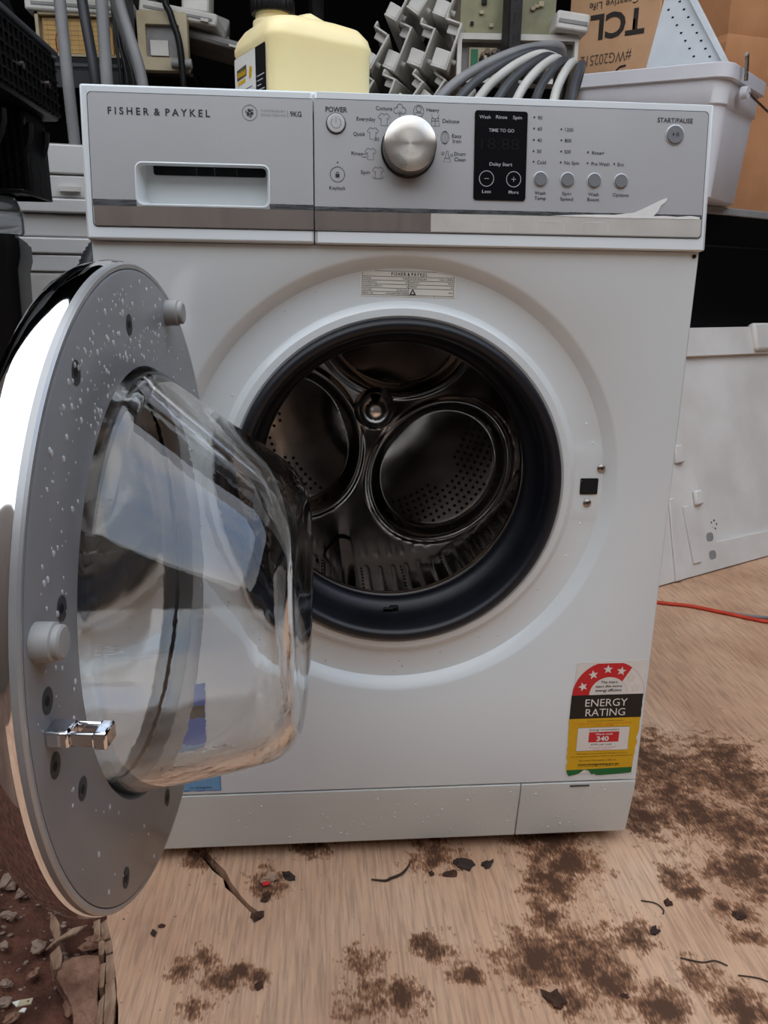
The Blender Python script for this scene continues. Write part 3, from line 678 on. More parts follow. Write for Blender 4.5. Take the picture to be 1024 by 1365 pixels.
    for (a, b, xa, xb), y in zip([('WATER PRESSURE','0.03-1.0MPa',.0645,.0775),('PRODUCT','92276',.0575,.0865),('MARKET','AU',.0555,.089)], ycs):
        text('label_lettering', a, 'ink', lb, .0005, .0017, x0=x0+.0472, x1=x0+xa, yc=y); text('label_lettering', b, 'ink', lb, .0005, .0017, x0=x0+xb, x1=x1-.001, yc=y)
    text('label_lettering', 'IPX4', 'ink', lb, .0005, .0017, x0=x1-.005, x1=x1-.001, yc=(y0+hs[4])/2)
    g = G(); g.plate([[(x0+.0475,y0+.0006),(x0+.0543,y0+.0006),(x0+.0509,y0+.0066)], [(x0+.0493,y0+.0015),(x0+.0509,y0+.0046),(x0+.0525,y0+.0015)]], None, .0006); g.build('approval_triangle', 'ink', lb, smooth=False)
    # ---- energy sticker
    sw, sh = .0880, .1530
    def uv(u, v): return (u*sw, (1-v)*sh)
    def pl(name, pts, m, par, z, z0=None): g = G(); g.plate([pts], z0, z); return g.build(name, m, par, smooth=False)
    def rag(a, b, n, amp, seed):
        out = []
        for k in range(n+1):
            tt = k/n; e = amp*noise.noise(Vector((tt*9+seed*7, seed, 0)))*2 + amp*.6*noise.noise(Vector((tt*31, seed*3, 1)))
            dx, dy = b[0]-a[0], b[1]-a[1]; l = math.hypot(dx, dy)
            out.append((a[0]+dx*tt - dy/l*e, a[1]+dy*tt + dx/l*e))
        return out
    ST = FM(.2070, -.0003, .1105, .004)
    base = rag((0, .004), (sw*.97, .002), 12, .002, 1)[:-1] + rag((sw*.97, .002), (sw*.985, sh), 10, .0008, 2)[:-1] + rag((sw*.985, sh), (.001, sh-.001), 26, .0018, 3)[:-1] + [(.0005, sh*.6)]
    es = pl('energy_sticker', base, 'stwhite', W, .0003, 0.0); es.matrix_local = ST
    cx_, cy_ = uv(.5, .287); ro, ri = .0432, .0228
    arc = [(x, min(y, sh-.0035)) for x, y in circ(cx_, cy_, ro, 30, PI, math.radians(53))] + circ(cx_, cy_, ri, 20, math.radians(47), PI)
    pl('red_arc', arc, 'red', es, .0005)
    def star(x, y, r, rot=0): return [(x+(r if k % 2 == 0 else r*.42)*math.sin(rot+k*PI/5), y+(r if k % 2 == 0 else r*.42)*math.cos(rot+k*PI/5)) for k in range(10)]
    for a in (160, 127, 95, 66): pl('star', star(cx_+.0330*math.cos(math.radians(a)), cy_+.0330*math.sin(math.radians(a)), .0060, math.radians(90-a)*.3)[::-1], 'stwhite', es, .0007)
    for a in (39, 14):
        g = G(); g.stroke(star(cx_+.0330*math.cos(math.radians(a)), cy_+.0330*math.sin(math.radians(a)), .0058), .0003, .0005, True); g.build('star_outline', 'pink', es, smooth=False)
    g = G(); g.stroke(circ(cx_, cy_, ro, 20, 0, math.radians(52)), .0003, .0005); g.stroke(circ(cx_, cy_, ri, 20, 0, math.radians(46)), .0003, .0005); tag(g.build('arc_outline', 'pink', es, smooth=False), kind='stuff')
    def et(body, u, v, h, m, w=None, bold=0.0, z=.0008):
        x, y = uv(u, v); return text('sticker_lettering', body, m, es, z, h, xc=x, yc=y, bold=bold, width=(w*sw if w else None))
    et('The more', .5, .178, .0033, 'black', .23, .01); et('stars the more', .5, .213, .0033, 'black', .36, .01); et('energy efficient', .5, .248, .0033, 'black', .36, .01)
    pl('black_band', [uv(.005,.287), uv(.0,.49)] + [uv(.99-.01*random.random(), .49-.203*k/6) for k in range(7)], 'black', es, .0005)
    x, y = uv(.2, .352); text('sticker_lettering', 'ENERGY', 'stwhite', es, .0008, .0100, x0=x, x1=x+.58*sw, yc=y)
    x, y = uv(.215, .436); text('sticker_lettering', 'RATING', 'stwhite', es, .0008, .0100, x0=x, x1=x+.545*sw, yc=y)
    yb = rag(uv(.985, .49), uv(.945, .935), 10, .0010, 5)[::-1] + [uv(.0, .49)] + rag(uv(.0, .49), uv(.015, .945), 12, .0012, 8)[1:]
    pl('yellow_field', yb[::-1], 'yellow', es, .0005)
    gb = [uv(.015,.945), uv(.945,.935)] + [uv(.94,.985), uv(.8,.992), uv(.5,1.0), uv(.44,.998), uv(.42,.985), uv(.38,.992), uv(.33,.955), uv(.27,.945), uv(.22,.97), uv(.17,.985), uv(.06,1.0), uv(.04,.985)]
    pl('green_edge', gb[::-1], 'green', es, .0006)
    pl('white_box', [uv(.13,.775), uv(.85,.775), uv(.85,.57), uv(.13,.57)], 'stwhite', es, .0007)
    g = G(); g.stroke([uv(.13,.775), uv(.85,.775), uv(.85,.57), uv(.13,.57)], .00025, .00075, True); g.build('box_outline', 'black', es, smooth=False)
    pl('red_box', [uv(.29,.70), uv(.71,.70), uv(.71,.61), uv(.29,.61)], 'red', es, .0008)
    et('A joint government and industry program', .5, .512, .0016, 'black', .5); et('Choice & Performance  energy labels standards', .5, .535, .0015, 'red', .74); et('(star rating)', .5, .552, .0013, 'red', .25)
    et('Energy consumption', .5, .59, .0027, 'black', .41, .005); et('Warm wash', .5, .628, .0026, 'stwhite', .24, .02, .001); et('340', .485, .668, .0062, 'stwhite', .17, .03, .001)
    et('kWh per year', .48, .72, .0027, 'black', .29, .005); et('When tested with the program', .49, .745, .0014, 'red', .38); et('energy rating use', .49, .761, .0014, 'red', .25)
    et('Actual energy use and running costs will depend on how you', .5, .80, .0015, 'black', .72); et('use the appliance. Compare models at the website below for', .5, .825, .0015, 'black', .86)
    et('For more information, refer to:', .45, .862, .0024, 'black', .52); et('www.energyrating.gov.au', .46, .897, .0029, 'black', .58, .025)
    g = G(); g.stroke([uv(.17,.916), uv(.75,.916)], .0003, .0008); g.build('underline', 'black', es, smooth=False)
    # ---- blue programme sticker by the hinge side
    bs = pl('program_sticker', rag((0, .0012), (.082, 0), 10, .0012, 11)[:-1] + rag((.082, 0), (.080, .128), 8, .001, 12)[:-1] + rag((.08, .128), (.002, .13), 10, .001, 13), 'blue', W, .0003, 0.0); bs.matrix_local = FM(-.2850, -.0002, .1075)
    pl('light_blue_strip', [(.0005,.0018), (.0815,.0010), (.0812,.0215), (.0005,.0215)], 'ltblue', bs, .0005)
    text('sticker_lettering', 'co program', 'ink', bs, .0007, .0030, x0=.046, x1=.072, yc=.0055)
    pl('dark_band', [(.001,.075), (.08,.075), (.08,.097), (.001,.097)], 'black', bs, .0005)
    for ch, x, y, hh in (('Y', .006, .086, .013), ('r', .016, .060, .011), ('A', .018, .040, .012)):
        text('sticker_lettering', ch, 'stwhite', bs, .0007, hh, x0=x, yc=y, bold=.02)
    # ---- droplets on the front
    g = G(); rnd = random.Random(3)
    for k in range(90):
        x = rnd.uniform(-.2, .28); z = rnd.uniform(.03, .095); 
        y = .0008 + (.0114)*(max(0, .0888-z)/.0701)
        r = rnd.choice((.0006, .0008, .0011, .0015)); T = Matrix.Translation((x, y-.0002, z)) @ Matrix.Rotation(PI/2, 4, 'X')
        g.lathe([(r, 0), (r*.85, r*.4), (r*.45, r*.65), (r*.05, r*.72)], 7, T, False, True)
    for k in range(36):
        a = rnd.uniform(0, 2*PI); r0 = rnd.uniform(.197, .22); x = r0*math.cos(a); z = CZ+r0*math.sin(a)
        r = rnd.choice((.0007, .001, .0014)); T = Matrix.Translation((x, min(.0118, .0098 if x > .15 else .0118), z)) @ Matrix.Rotation(PI/2, 4, 'X')
        g.lathe([(r, 0), (r*.85, r*.4), (r*.45, r*.65), (r*.05, r*.72)], 7, T, False, True)
    tag(g.build('water_drops', 'water', W), kind='stuff')
    # ---- drain hose looping out beside the cabinet
    path = spline([(-.27,.612,.70),(-.30,.66,.735),(-.36,.66,.765),(-.43,.62,.755),(-.468,.58,.70),(-.475,.56,.60),(-.46,.56,.45),(-.43,.56,.25),(-.40,.57,.04)], 22)
    g = G(); g.tube(path, .016, 14, wave=.86); g.build('drain_hose', 'hosedark', W, ang=1.4)
    build_door(W)

def build_door(W):
    az = math.radians(-3.0185); dn = Vector((math.cos(az), math.sin(az), 0)); dt = Vector((-math.sin(az), math.cos(az), 0))
    DMx = frame_matrix((-.2073, -.2379, .4639), dt, (0, 0, 1), dn)
    N = 160
    # inner face: grey ring
    g = G(); g.lathe([(.1520, -.012), (.1530, -.003), (.1555, .0), (.2180, .0), (.2195, -.0012), (.2195, -.006)], N)
    D = g.build('door', 'doorgrey', W, mw=DMx, ang=.7)
    g = G(); g.lathe([(.2192, -.004), (.2202, -.0012), (.2228, -.0010), (.2240, -.0025), (.2240, -.0060)], N); g.build('face_rim', 'doorrim', D)
    g = G(); g.lathe([(.2235, -.0055), (.2250, -.0075), (.2256, -.013), (.2240, -.022), (.2200, -.030), (.2130, -.0355), (.2060, -.0378), (.2035, -.0370)], N); g.build('chrome_rim', 'chrome', D, ang=1.2)
    g = G(); g.lathe([(.1530, -.0145), (.13, -.0165), (.10, -.0180), (.05, -.0190), (.001, -.0195)], N, None, False, True)
    g.lathe([(.1530, -.0128), (.13, -.0148), (.10, -.0163), (.05, -.0173), (.001, -.0178)], N, None, False, True); g.build('outer_window', 'tint', D, fix=True)
    g = G(); g.lathe([(.2190, -.006), (.2170, -.024), (.2035, -.034)], N); g.build('inner_shell', 'shell', D, ang=.7)
    g = G(); g.lathe([(.2040, -.0372), (.1990, -.0350), (.1560, -.0150), (.1525, -.0120)], N); g.build('bowl_seat', 'tub', D, ang=.7)
    # glass bowl: thick shell, top sloping away
    def ring(u, inset):
        # u 0..1 along the depth, then across the end cap
        out = []
        for i in range(N):
            a = 2*PI*i/N; c, s = math.cos(a), math.sin(a)
            if u <= 1:
                d = .112*u; e = u*u*(3-2*u); rt = .1515 - .034*u**1.3; rb = .1515 - .022*u**1.2
                top = .1515 - (.082*max(0, u-.07)**.95)
                rz = top if s > 0 else rb
                # rounded nose
                k = max(0, (u-.80)/.20); q = 1-math.sqrt(max(0, 1-k*k)); rt -= .020*q; rz -= .020*q
                d = .112*u
            else:
                w = 2-u; base_t, base_b, base_h = .1515-.034-.020, .1515-.022-.020, .1515-.082*.93**.95-.020
                rt = base_t*w; rz = (base_h if s > 0 else base_b)*w; d = .112 - .010*(1-w)**1.5
                # slight saddle on the end
            x = (rt-inset)*c if u <= 1 else max(rt-inset*w, 0.0005)*c
            z = (rz-inset)*s if u <= 1 else max(rz-inset*w, 0.0005)*s
            out.append((x, z, d - (inset if u > .85 else inset*u/.85)))
        return out
    us = [0, .03, .07, .12, .2, .3, .4, .5, .6, .7, .78, .82, .86, .9, .93, .955, .975, .99, 1.0, 1.1, 1.25, 1.4, 1.55, 1.7, 1.85, 1.96]
    outer = [[(x, y, -.012) for x, y, z in ring(0, 0)]] + [ring(u, 0) for u in us]
    inner = [ring(u, .0075) for u in us[::-1]] + [[(x, y, -.012) for x, y, z in ring(0, .0075)]]
    g = G(); g.loft(outer, False, True); g.loft(inner, True, False)
    n0 = 0; n1 = (len(outer)+len(inner)-1)*N
    g.f += [((i+1) % N, i, n1+i, n1+(i+1) % N) for i in range(N)]
    g.build('glass_bowl', 'glass', D, ang=1.4, fix=True)
    # screw caps, bumpers, hook
    for x, y in ((-.016,.1843),(-.1193,.1634),(-.1706,.0481),(-.1992,.0111),(-.199,-.026),(-.1689,-.0611),(-.0086,-.1849),(-.1155,-.1683)):
        g = G(); g.plate([circ(0, 0, .0062, 20, 0, 2*PI, .0070)], None, .0004); sc = g.build('screw_recess', 'recess', D, loc=(x, y, 0), smooth=False)
        g = G(); g.plate([circ(-.0012, .0004, .0026, 12)], None, .0007); g.build('screw', 'hole', sc, smooth=False)
    for x, y in ((.0856, .1892), (-.2036, .0449)):
        g = G(); g.lathe([(.0098, 0), (.0098, .009), (.0085, .0098), (.0085, .0125), (.0072, .0135), (.0004, .0138)], 24, None, False, True); g.build('bumper', 'bumper', D, loc=(x, y, 0))
    g = G(); T = None
    # hook: a tongue standing out with a window through it
    g.box(-.0045, .0045, -.007, .007, 0, .012); g.box(-.0042, .0042, .0035, .0062, .012, .025); g.box(-.0042, .0042, -.0062, -.0035, .012, .025); g.box(-.0048, .0048, -.0068, .0068, .024, .031)
    g.build('latch_hook', 'chrome', D, mw=Matrix.Translation((-.2000, -.0065, 0)) @ Matrix.Rotation(math.radians(90), 4, 'Z') @ Matrix.Rotation(-.06, 4, 'X'), bevel=.0015)
    # hinge to the cabinet
    g = G(); g.box(.206, .2255, -.045, .045, -.026, -.008); g.box(.2255, .242, -.03, .03, -.024, -.012); g.build('hinge', 'chrome_dull', D, bevel=.002)
    # droplets on the inner face
    g = G(); rnd = random.Random(11)
    for k in range(260):
        a = rnd.gauss(PI/2 + .35, .55) if k < 190 else rnd.uniform(0, 2*PI); r0 = rnd.uniform(.160, .214)
        x, y = r0*math.cos(a), r0*math.sin(a); r = rnd.choice((.0005, .0007, .001, .0014))
        g.lathe([(r, 0), (r*.85, r*.4), (r*.45, r*.65), (r*.05, r*.72)], 7, Matrix.Translation((x, y, .0001)) @ Matrix.Diagonal((1, 1.5, 1, 1)), False, True)
    tag(g.build('water_drops', 'water', D), kind='stuff')

# ================================================================== things around
def build_jug():
    J = thing('jerrycan', 'yellow plastic jerrycan with black screw cap standing on the washing machine', 'jerrycan', (-.105, .38, .85), math.radians(28))
    def sec(w, d, r, z, ox=0, oy=0): return [(x+ox, y+oy, z) for x, y in rrect(-w/2, w/2, -d/2, d/2, r, 6)]
    w, d = .150, .136
    g = G(); g.loft([sec(w-.014, d-.014, .02, 0), sec(w-.003, d-.003, .022, .004), sec(w, d, .024, .012), sec(w, d, .024, .121), sec(w+.003, d+.003, .025, .124), sec(w+.003, d+.003, .025, .129), sec(w, d, .024, .132), sec(w-.003, d-.003, .024, .138), sec(w-.018, d-.018, .026, .149), sec(w-.05, d-.05, .026, .156), sec(w-.1, d-.09, .015, .157)], True, True)
    g.build('body', 'jug', J, ang=1.0)
    nx, ny = -.040, .004
    g = G(); g.lathe([(.026, .142), (.026, .156), (.0225, .158), (.0225, .172)], 28, Matrix.Translation((nx, ny, 0)), True, True); g.build('neck', 'jug', J)
    g = G(); hs = [(-.012, .158, .022), (-.004, .171, .024), (.008, .175, .025), (.030, .168, .027), (.052, .158, .026), (.064, .148, .022)]
    g.loft([[(x, wy*math.sin(2*PI*k/14), .130 + (z-.130)*max(0, math.cos(2*PI*k/14))**.6 - .004*(math.cos(2*PI*k/14) < 0)) for k in range(14)] for x, z, wy in hs], True, True); g.build('handle', 'jug', J, ang=1.2, fix=True)
    g = G(); rg = []
    for r, z in ((.0268, 0), (.0275, .002), (.0275, .016), (.0262, .0185)):
        rg.append([((r + (.0011 if (k//2) % 2 else 0))*math.cos(2*PI*k/96), (r + (.0011 if (k//2) % 2 else 0))*math.sin(2*PI*k/96), z) for k in range(96)])
    g.loft(rg, True, True); g.build('cap', 'blackpl', J, loc=(nx, ny, .1655), ang=.8)
    # label wrapped on the short face
    LM = frame_matrix((-w/2-.0006, 0, 0), (0, -1, 0), (0, 0, 1), (-1, 0, 0))
    g = G(); g.plate([rrect(-.052, .050, .012, .118, .003)], -.0002, .0003); lb = g.build('label', 'stwhite', J, mw=LM, smooth=False)
    g = G(); g.plate([rrect(.018, .050, .012, .118, [.003, .003, .0001, .0001])], None, .0006); g.build('black_panel', 'black', lb, smooth=False)
    g = G(); g.plate([[(-.044, .090), (-.012, .092), (-.012, .105), (-.044, .103)]], None, .0006); g.build('logo_block', 'logogrey', lb, smooth=False)
    for q in range(5):
        x = -.0415 + .0057*q; g = G(); g.plate([[(x, .0935), (x+.0042, .0938), (x+.0048, .1005-.002*(q % 2)), (x+.0020, .0990), (x+.0012, .1010)]], None, .0008); g.build('logo_glyph', 'yellow', lb, smooth=False)
    g = G(); g.plate([[(-.041, .084), (-.016, .0855), (-.016, .0895), (-.041, .088)]], None, .0006); g.build('logo_strip', 'yellow', lb, smooth=False)
    g = G(); g.plate([[(-.004, .086), (.004, .088), (.006, .099), (-.001, .101), (-.004, .095)]], None, .0006); g.build('leaf_mark', 'yellow', lb, smooth=False)
    g = G()
    for k in range(5): g.stroke([(-.044, .076-.0052*k), (.006-.006*(k % 2), .0765-.0052*k)], .0013, .0006)
    tag(g.build('small_print', 'ink_grey', lb, smooth=False), kind='stuff')
    g = G()
    for k in range(7): g.stroke([(.022, .084-.0055*k), (.045-.005*(k % 3), .084-.0055*k)], .0012, .0008)
    tag(g.build('small_print', 'glyph', lb, smooth=False), kind='stuff')

def build_right():
    d = Vector((.885, .466, 0)).normalized(); nb = Vector((-d.y, d.x, 0)); yaw = math.atan2(d.y, d.x)
    # black cabinet behind
    o = Vector((.606, 1.108, 0)); c = o + d*.12
    B = thing('black_appliance', 'black appliance cabinet with grey top edge under the white tub', 'appliance', tuple(c), yaw)
    g = G(); g.box(0, 1.0, 0, .72, .03, .875); g.build('carcass', 'blackbox', B, bevel=.004)
    g = G(); g.box(-.004, 1.004, -.004, .724, .876, .8955); g.build('top_edge', 'greyedge', B, bevel=.003)
    g = G(); g.box(.03, .97, -.012, 0, .08, .80); g.build('front_panel', 'blackbox', B, bevel=.005)
    for x, y in ((.06, .06), (.94, .06), (.06, .66), (.94, .66)):
        g = G(); g.cyl(.02, 0, .03, 14); g.build('foot', 'blackpl', B, loc=(x, y, 0))
    # leaning white panel
    up = (nb*.2 + Vector((0, 0, .6))).normalized(); n = d.cross(up)
    P = thing('leaning_panel', 'large white moulded plastic panel leaning against the black cabinet', 'panel', (.7266, .8799, 0.004))
    PM = frame_matrix((0, 0, 0), d, up, n)
    rec = [(.10, .548), (.228, .068), (.80, .055), (.80, .545)]
    g = G(); g.plate([rrect(-.05, .82, 0, .62, .01), rec[::-1]], -.028, 0); body = g.build('frame', 'foam', P, mw=PM, bevel=.004)
    g = G(); g.plate([rrect(.09, .81, .05, .56, .004)], -.026, -.014); g.build('recessed_sheet', 'foam', P, mw=PM, smooth=False)
    g = G(); g.box(.505, .60, .552, .628, -.01, .014); g.build('corner_block', 'foam', P, mw=PM, bevel=.008)
    for x, y, w, h in ((.158, .190, .028, .036), (.108, .305, .03, .045)):
        g = G(); g.box(x, x+w, y-h/2, y+h/2, 0, .012); g.build('clip', 'foam', P, mw=PM, bevel=.004)
    for x, y in ((.199, .086), (.199, .040)):
        g = G(); g.plate([rrect(x-.012, x+.016, y-.011, y+.011, .009)], None, .0006); g.build('finger_hole', 'greyedge', P, mw=PM, smooth=False)
    g = G(); g.plate([[(.045, .0), (.065, .20), (.085, .20), (.07, .0)]], 0, .006); g.build('ridge', 'foam', P, mw=PM, bevel=.002)
    g = G(); g.plate([[(.112, .175), (.135, .175), (.15, .03), (.12, .03)]], 0, .005); g.build('ridge', 'foam', P, mw=PM, bevel=.002)
    for k in range(5):
        a = k*2*PI/5; g = G(); g.plate([circ(.243+.011*math.cos(a), .112+.011*math.sin(a), .0028, 10)], None, -.0134); g.build('vent_hole', 'hole', P, mw=PM, smooth=False)
    # tub
    T = thing('tub', 'white plastic tub with a wire bail handle on the black cabinet', 'tub', (.845, 1.105, .897), 0)
    a = Vector((-.69, .724, 0)).normalized(); b = Vector((a.y, -a.x, 0)); la, lb, ht = .40, .27, .285
    def ringt(z, ins, r): return [tuple(a*(x) + b*(y) + Vector((0, 0, z + .03*(x/la)*min(1, z/.2)))) for x, y in rrect(ins, la-ins, ins, lb-ins, r, 6)][::-1]
    g = G(); g.loft([ringt(0, .034, .03), ringt(.006, .027, .032), ringt(.18, .014, .034), ringt(.20, .013, .034), ringt(.205, .008, .034), ringt(.255, .006, .034), ringt(.257, -.004, .036), ringt(.285, -.006, .038), ringt(.288, -.002, .036), ringt(.287, .006, .034), ringt(.20, .017, .03), ringt(.012, .036, .024)], True, True)
    g.build('body', 'tub', T, ang=.8, fix=True)
    e0 = b*.085 + a*(-.010) + Vector((0, 0, .235))
    g = G(); g.cyl(.014, -.006, .01, 18, Matrix.Translation(e0) @ Matrix.Rotation(math.atan2(-a.y, -a.x), 4, 'Z') @ Matrix.Rotation(PI/2, 4, 'Y')); g.build('handle_lug', 'tub', T)
    g = G(); h0 = e0 - a*.008
    g.tube(spline([h0 + b*(-.04)+Vector((0, 0, .072)), h0 + b*(-.034) + Vector((0, 0, .07)), h0 + b*(-.028)+Vector((0, 0, .05)), h0 + b*(-.022)+Vector((0, 0, .02))], 5), .0045, 10); g.build('handle_grip', 'screw', T)
    g = G(); g.tube([h0 + b*.004, h0 + b*.06+Vector((0, 0, -.006)), h0 + b*.2+Vector((0, 0, -.02))], .0028, 8); g.build('wire_handle', 'screw', T)
    # perforated bracket standing in the tub
    ko = Vector((.845, 1.105, .912)) + b*.055 + a*.135
    K = thing('perforated_bracket', 'white perforated sheet metal bracket sticking up out of the tub', 'bracket', tuple(ko))
    kx = -a; ku = Vector((0, 0, 1)); KM = frame_matrix((0, 0, 0), kx, ku, kx.cross(ku))
    g = G(); g.plate([[(-.065, .0), (.045, .0), (.098, .285), (.010, .42), (-.035, .50), (-.050, .50), (-.095, .285)]], -.002, 0); g.build('plate', 'bracket', K, mw=KM, smooth=False)
    g = G(); g.plate([[(.045, .0), (.055, .0), (.112, .285), (.022, .428), (-.028, .505), (-.035, .50), (.010, .42), (.098, .285)]], 0.0, .010); fl = g.build('flange', 'bracket', K, mw=KM, bevel=.001)
    for k in range(9):
        for r in range(2):
            tt = k/8; x = .088 - .100*tt - .010 - r*.026; y = .288 + .15*tt - .004 - r*.012
            g = G(); g.plate([rrect(x-.0030, x+.0030, y-.0020, y+.0020, .001, 2)], None, .0006); g.build('slot', 'hole', K, mw=KM, smooth=False)
    # cartons
    cd = Vector((.80, -.60, 0)).normalized()
    C = thing('carton', 'brown cardboard carton standing upside down with large black print', 'carton', (.668, 1.80, .897), math.atan2(cd.y, cd.x))
    g = G(); g.box(0, .27, 0, .08, 0, .76); g.build('box', 'card', C, bevel=.003)
    F = frame_matrix((0, -.0006, 0), (1, 0, 0), (0, 0, 1), (0, -1, 0))
    text('carton_lettering', 'TCL', 'cardink', C, .0006, .066, x0=-.228, x1=-.066, yc=-.532, bold=.03, flip=True, local=F)
    text('carton_lettering', 'The Creative Life', 'cardink', C, .0006, .020, x0=-.258, x1=-.060, yc=-.590, flip=True, local=F)
    text('handwriting', '#WG202512', 'pencil', C, .0006, .029, x0=-.197, x1=-.045, yc=-.447, flip=True, local=F)
    for pts in ([(.156, .398), (.157, .412), (.166, .420), (.184, .422)], [(.098, .398), (.112, .400), (.118, .394)]):
        g = G(); g.stroke(pts, .006, .0006); g.build('carton_print', 'cardink', C, mw=F, smooth=False)
    C2 = thing('carton', 'plain brown carton with dented corner seam beside the perforated bracket', 'carton', (1.02, 1.50, .897), math.radians(14))
    g = G(); ring = lambda z, e: [(0+e, 0+e, z), (.45, 0, z), (.45, .25, z), (-.02, .25, z)]
    zs = [0, .2, .32, .345, .37, .44, .465, .49, .52, .62]; es_ = [0, 0, 0, .012, 0, 0, .014, .002, .0, 0]
    g.loft([ring(z, e) for z, e in zip(zs, es_)], True, True); g.build('box', 'card2', C2, ang=.3)
    # orange cable on the floor
    g = G(); g.tube(spline([(.55, .84, .0045), (.6684, .7756, .0045), (.734, .7512, .0045), (.7979, .7067, .0045), (.8633, .66, .0045), (1.0, .60, .0045), (1.3, .58, .0045)], 8), .0042, 8)
    tag(g.build('cable', 'orange', None), 'orange cable lying on the plywood below the leaning panel', 'cable')
    g = G(); g.tube(spline([(.79, .716, .0045), (.83, .695, .0045), (.87, .682, .0045), (1.0, .66, .0045), (1.25, .70, .0045)], 8), .0038, 8)
    tag(g.build('cable', 'hosegrey', None), 'thin grey cable lying alongside the orange cable', 'cable')

def fascia(name_label, loc, yaw, pitch, roll, L, w, h, m, group=None, board=None):
    """long channel-shaped control fascia: U section with end wall and pegs"""
    o = thing('appliance_fascia', name_label, 'fascia', loc, 0, group); o.rotation_euler = (pitch, roll, yaw)
    t = .006
    g = G(); g.box(-w/2, w/2, 0, L, 0, t); g.box(-w/2, -w/2+t, 0, L, t, h); g.box(w/2-t, w/2, 0, L, t, h); g.box(-w/2, w/2, L-t, L, t, h); g.box(-w/2+t, -w*.1, .004, .004+t, t, h); g.box(w*.25, w/2-t, .02, .02+t, t, h*.8); g.box(w/2-t, w/2+.012, 0, L*.3, h-t, h)
    g.build('shell', m, o, bevel=.002, seg=1)
    g = G(); g.cyl(.007, -.012, 0, 10); g.build('peg', m, o, loc=(-w*.25, .03, 0))
    g = G(); g.box(-w*.3, w*.3, .06, L*.6, t, t+.004); g.build('board', board or 'pcbgrey', o, smooth=False)
    return o

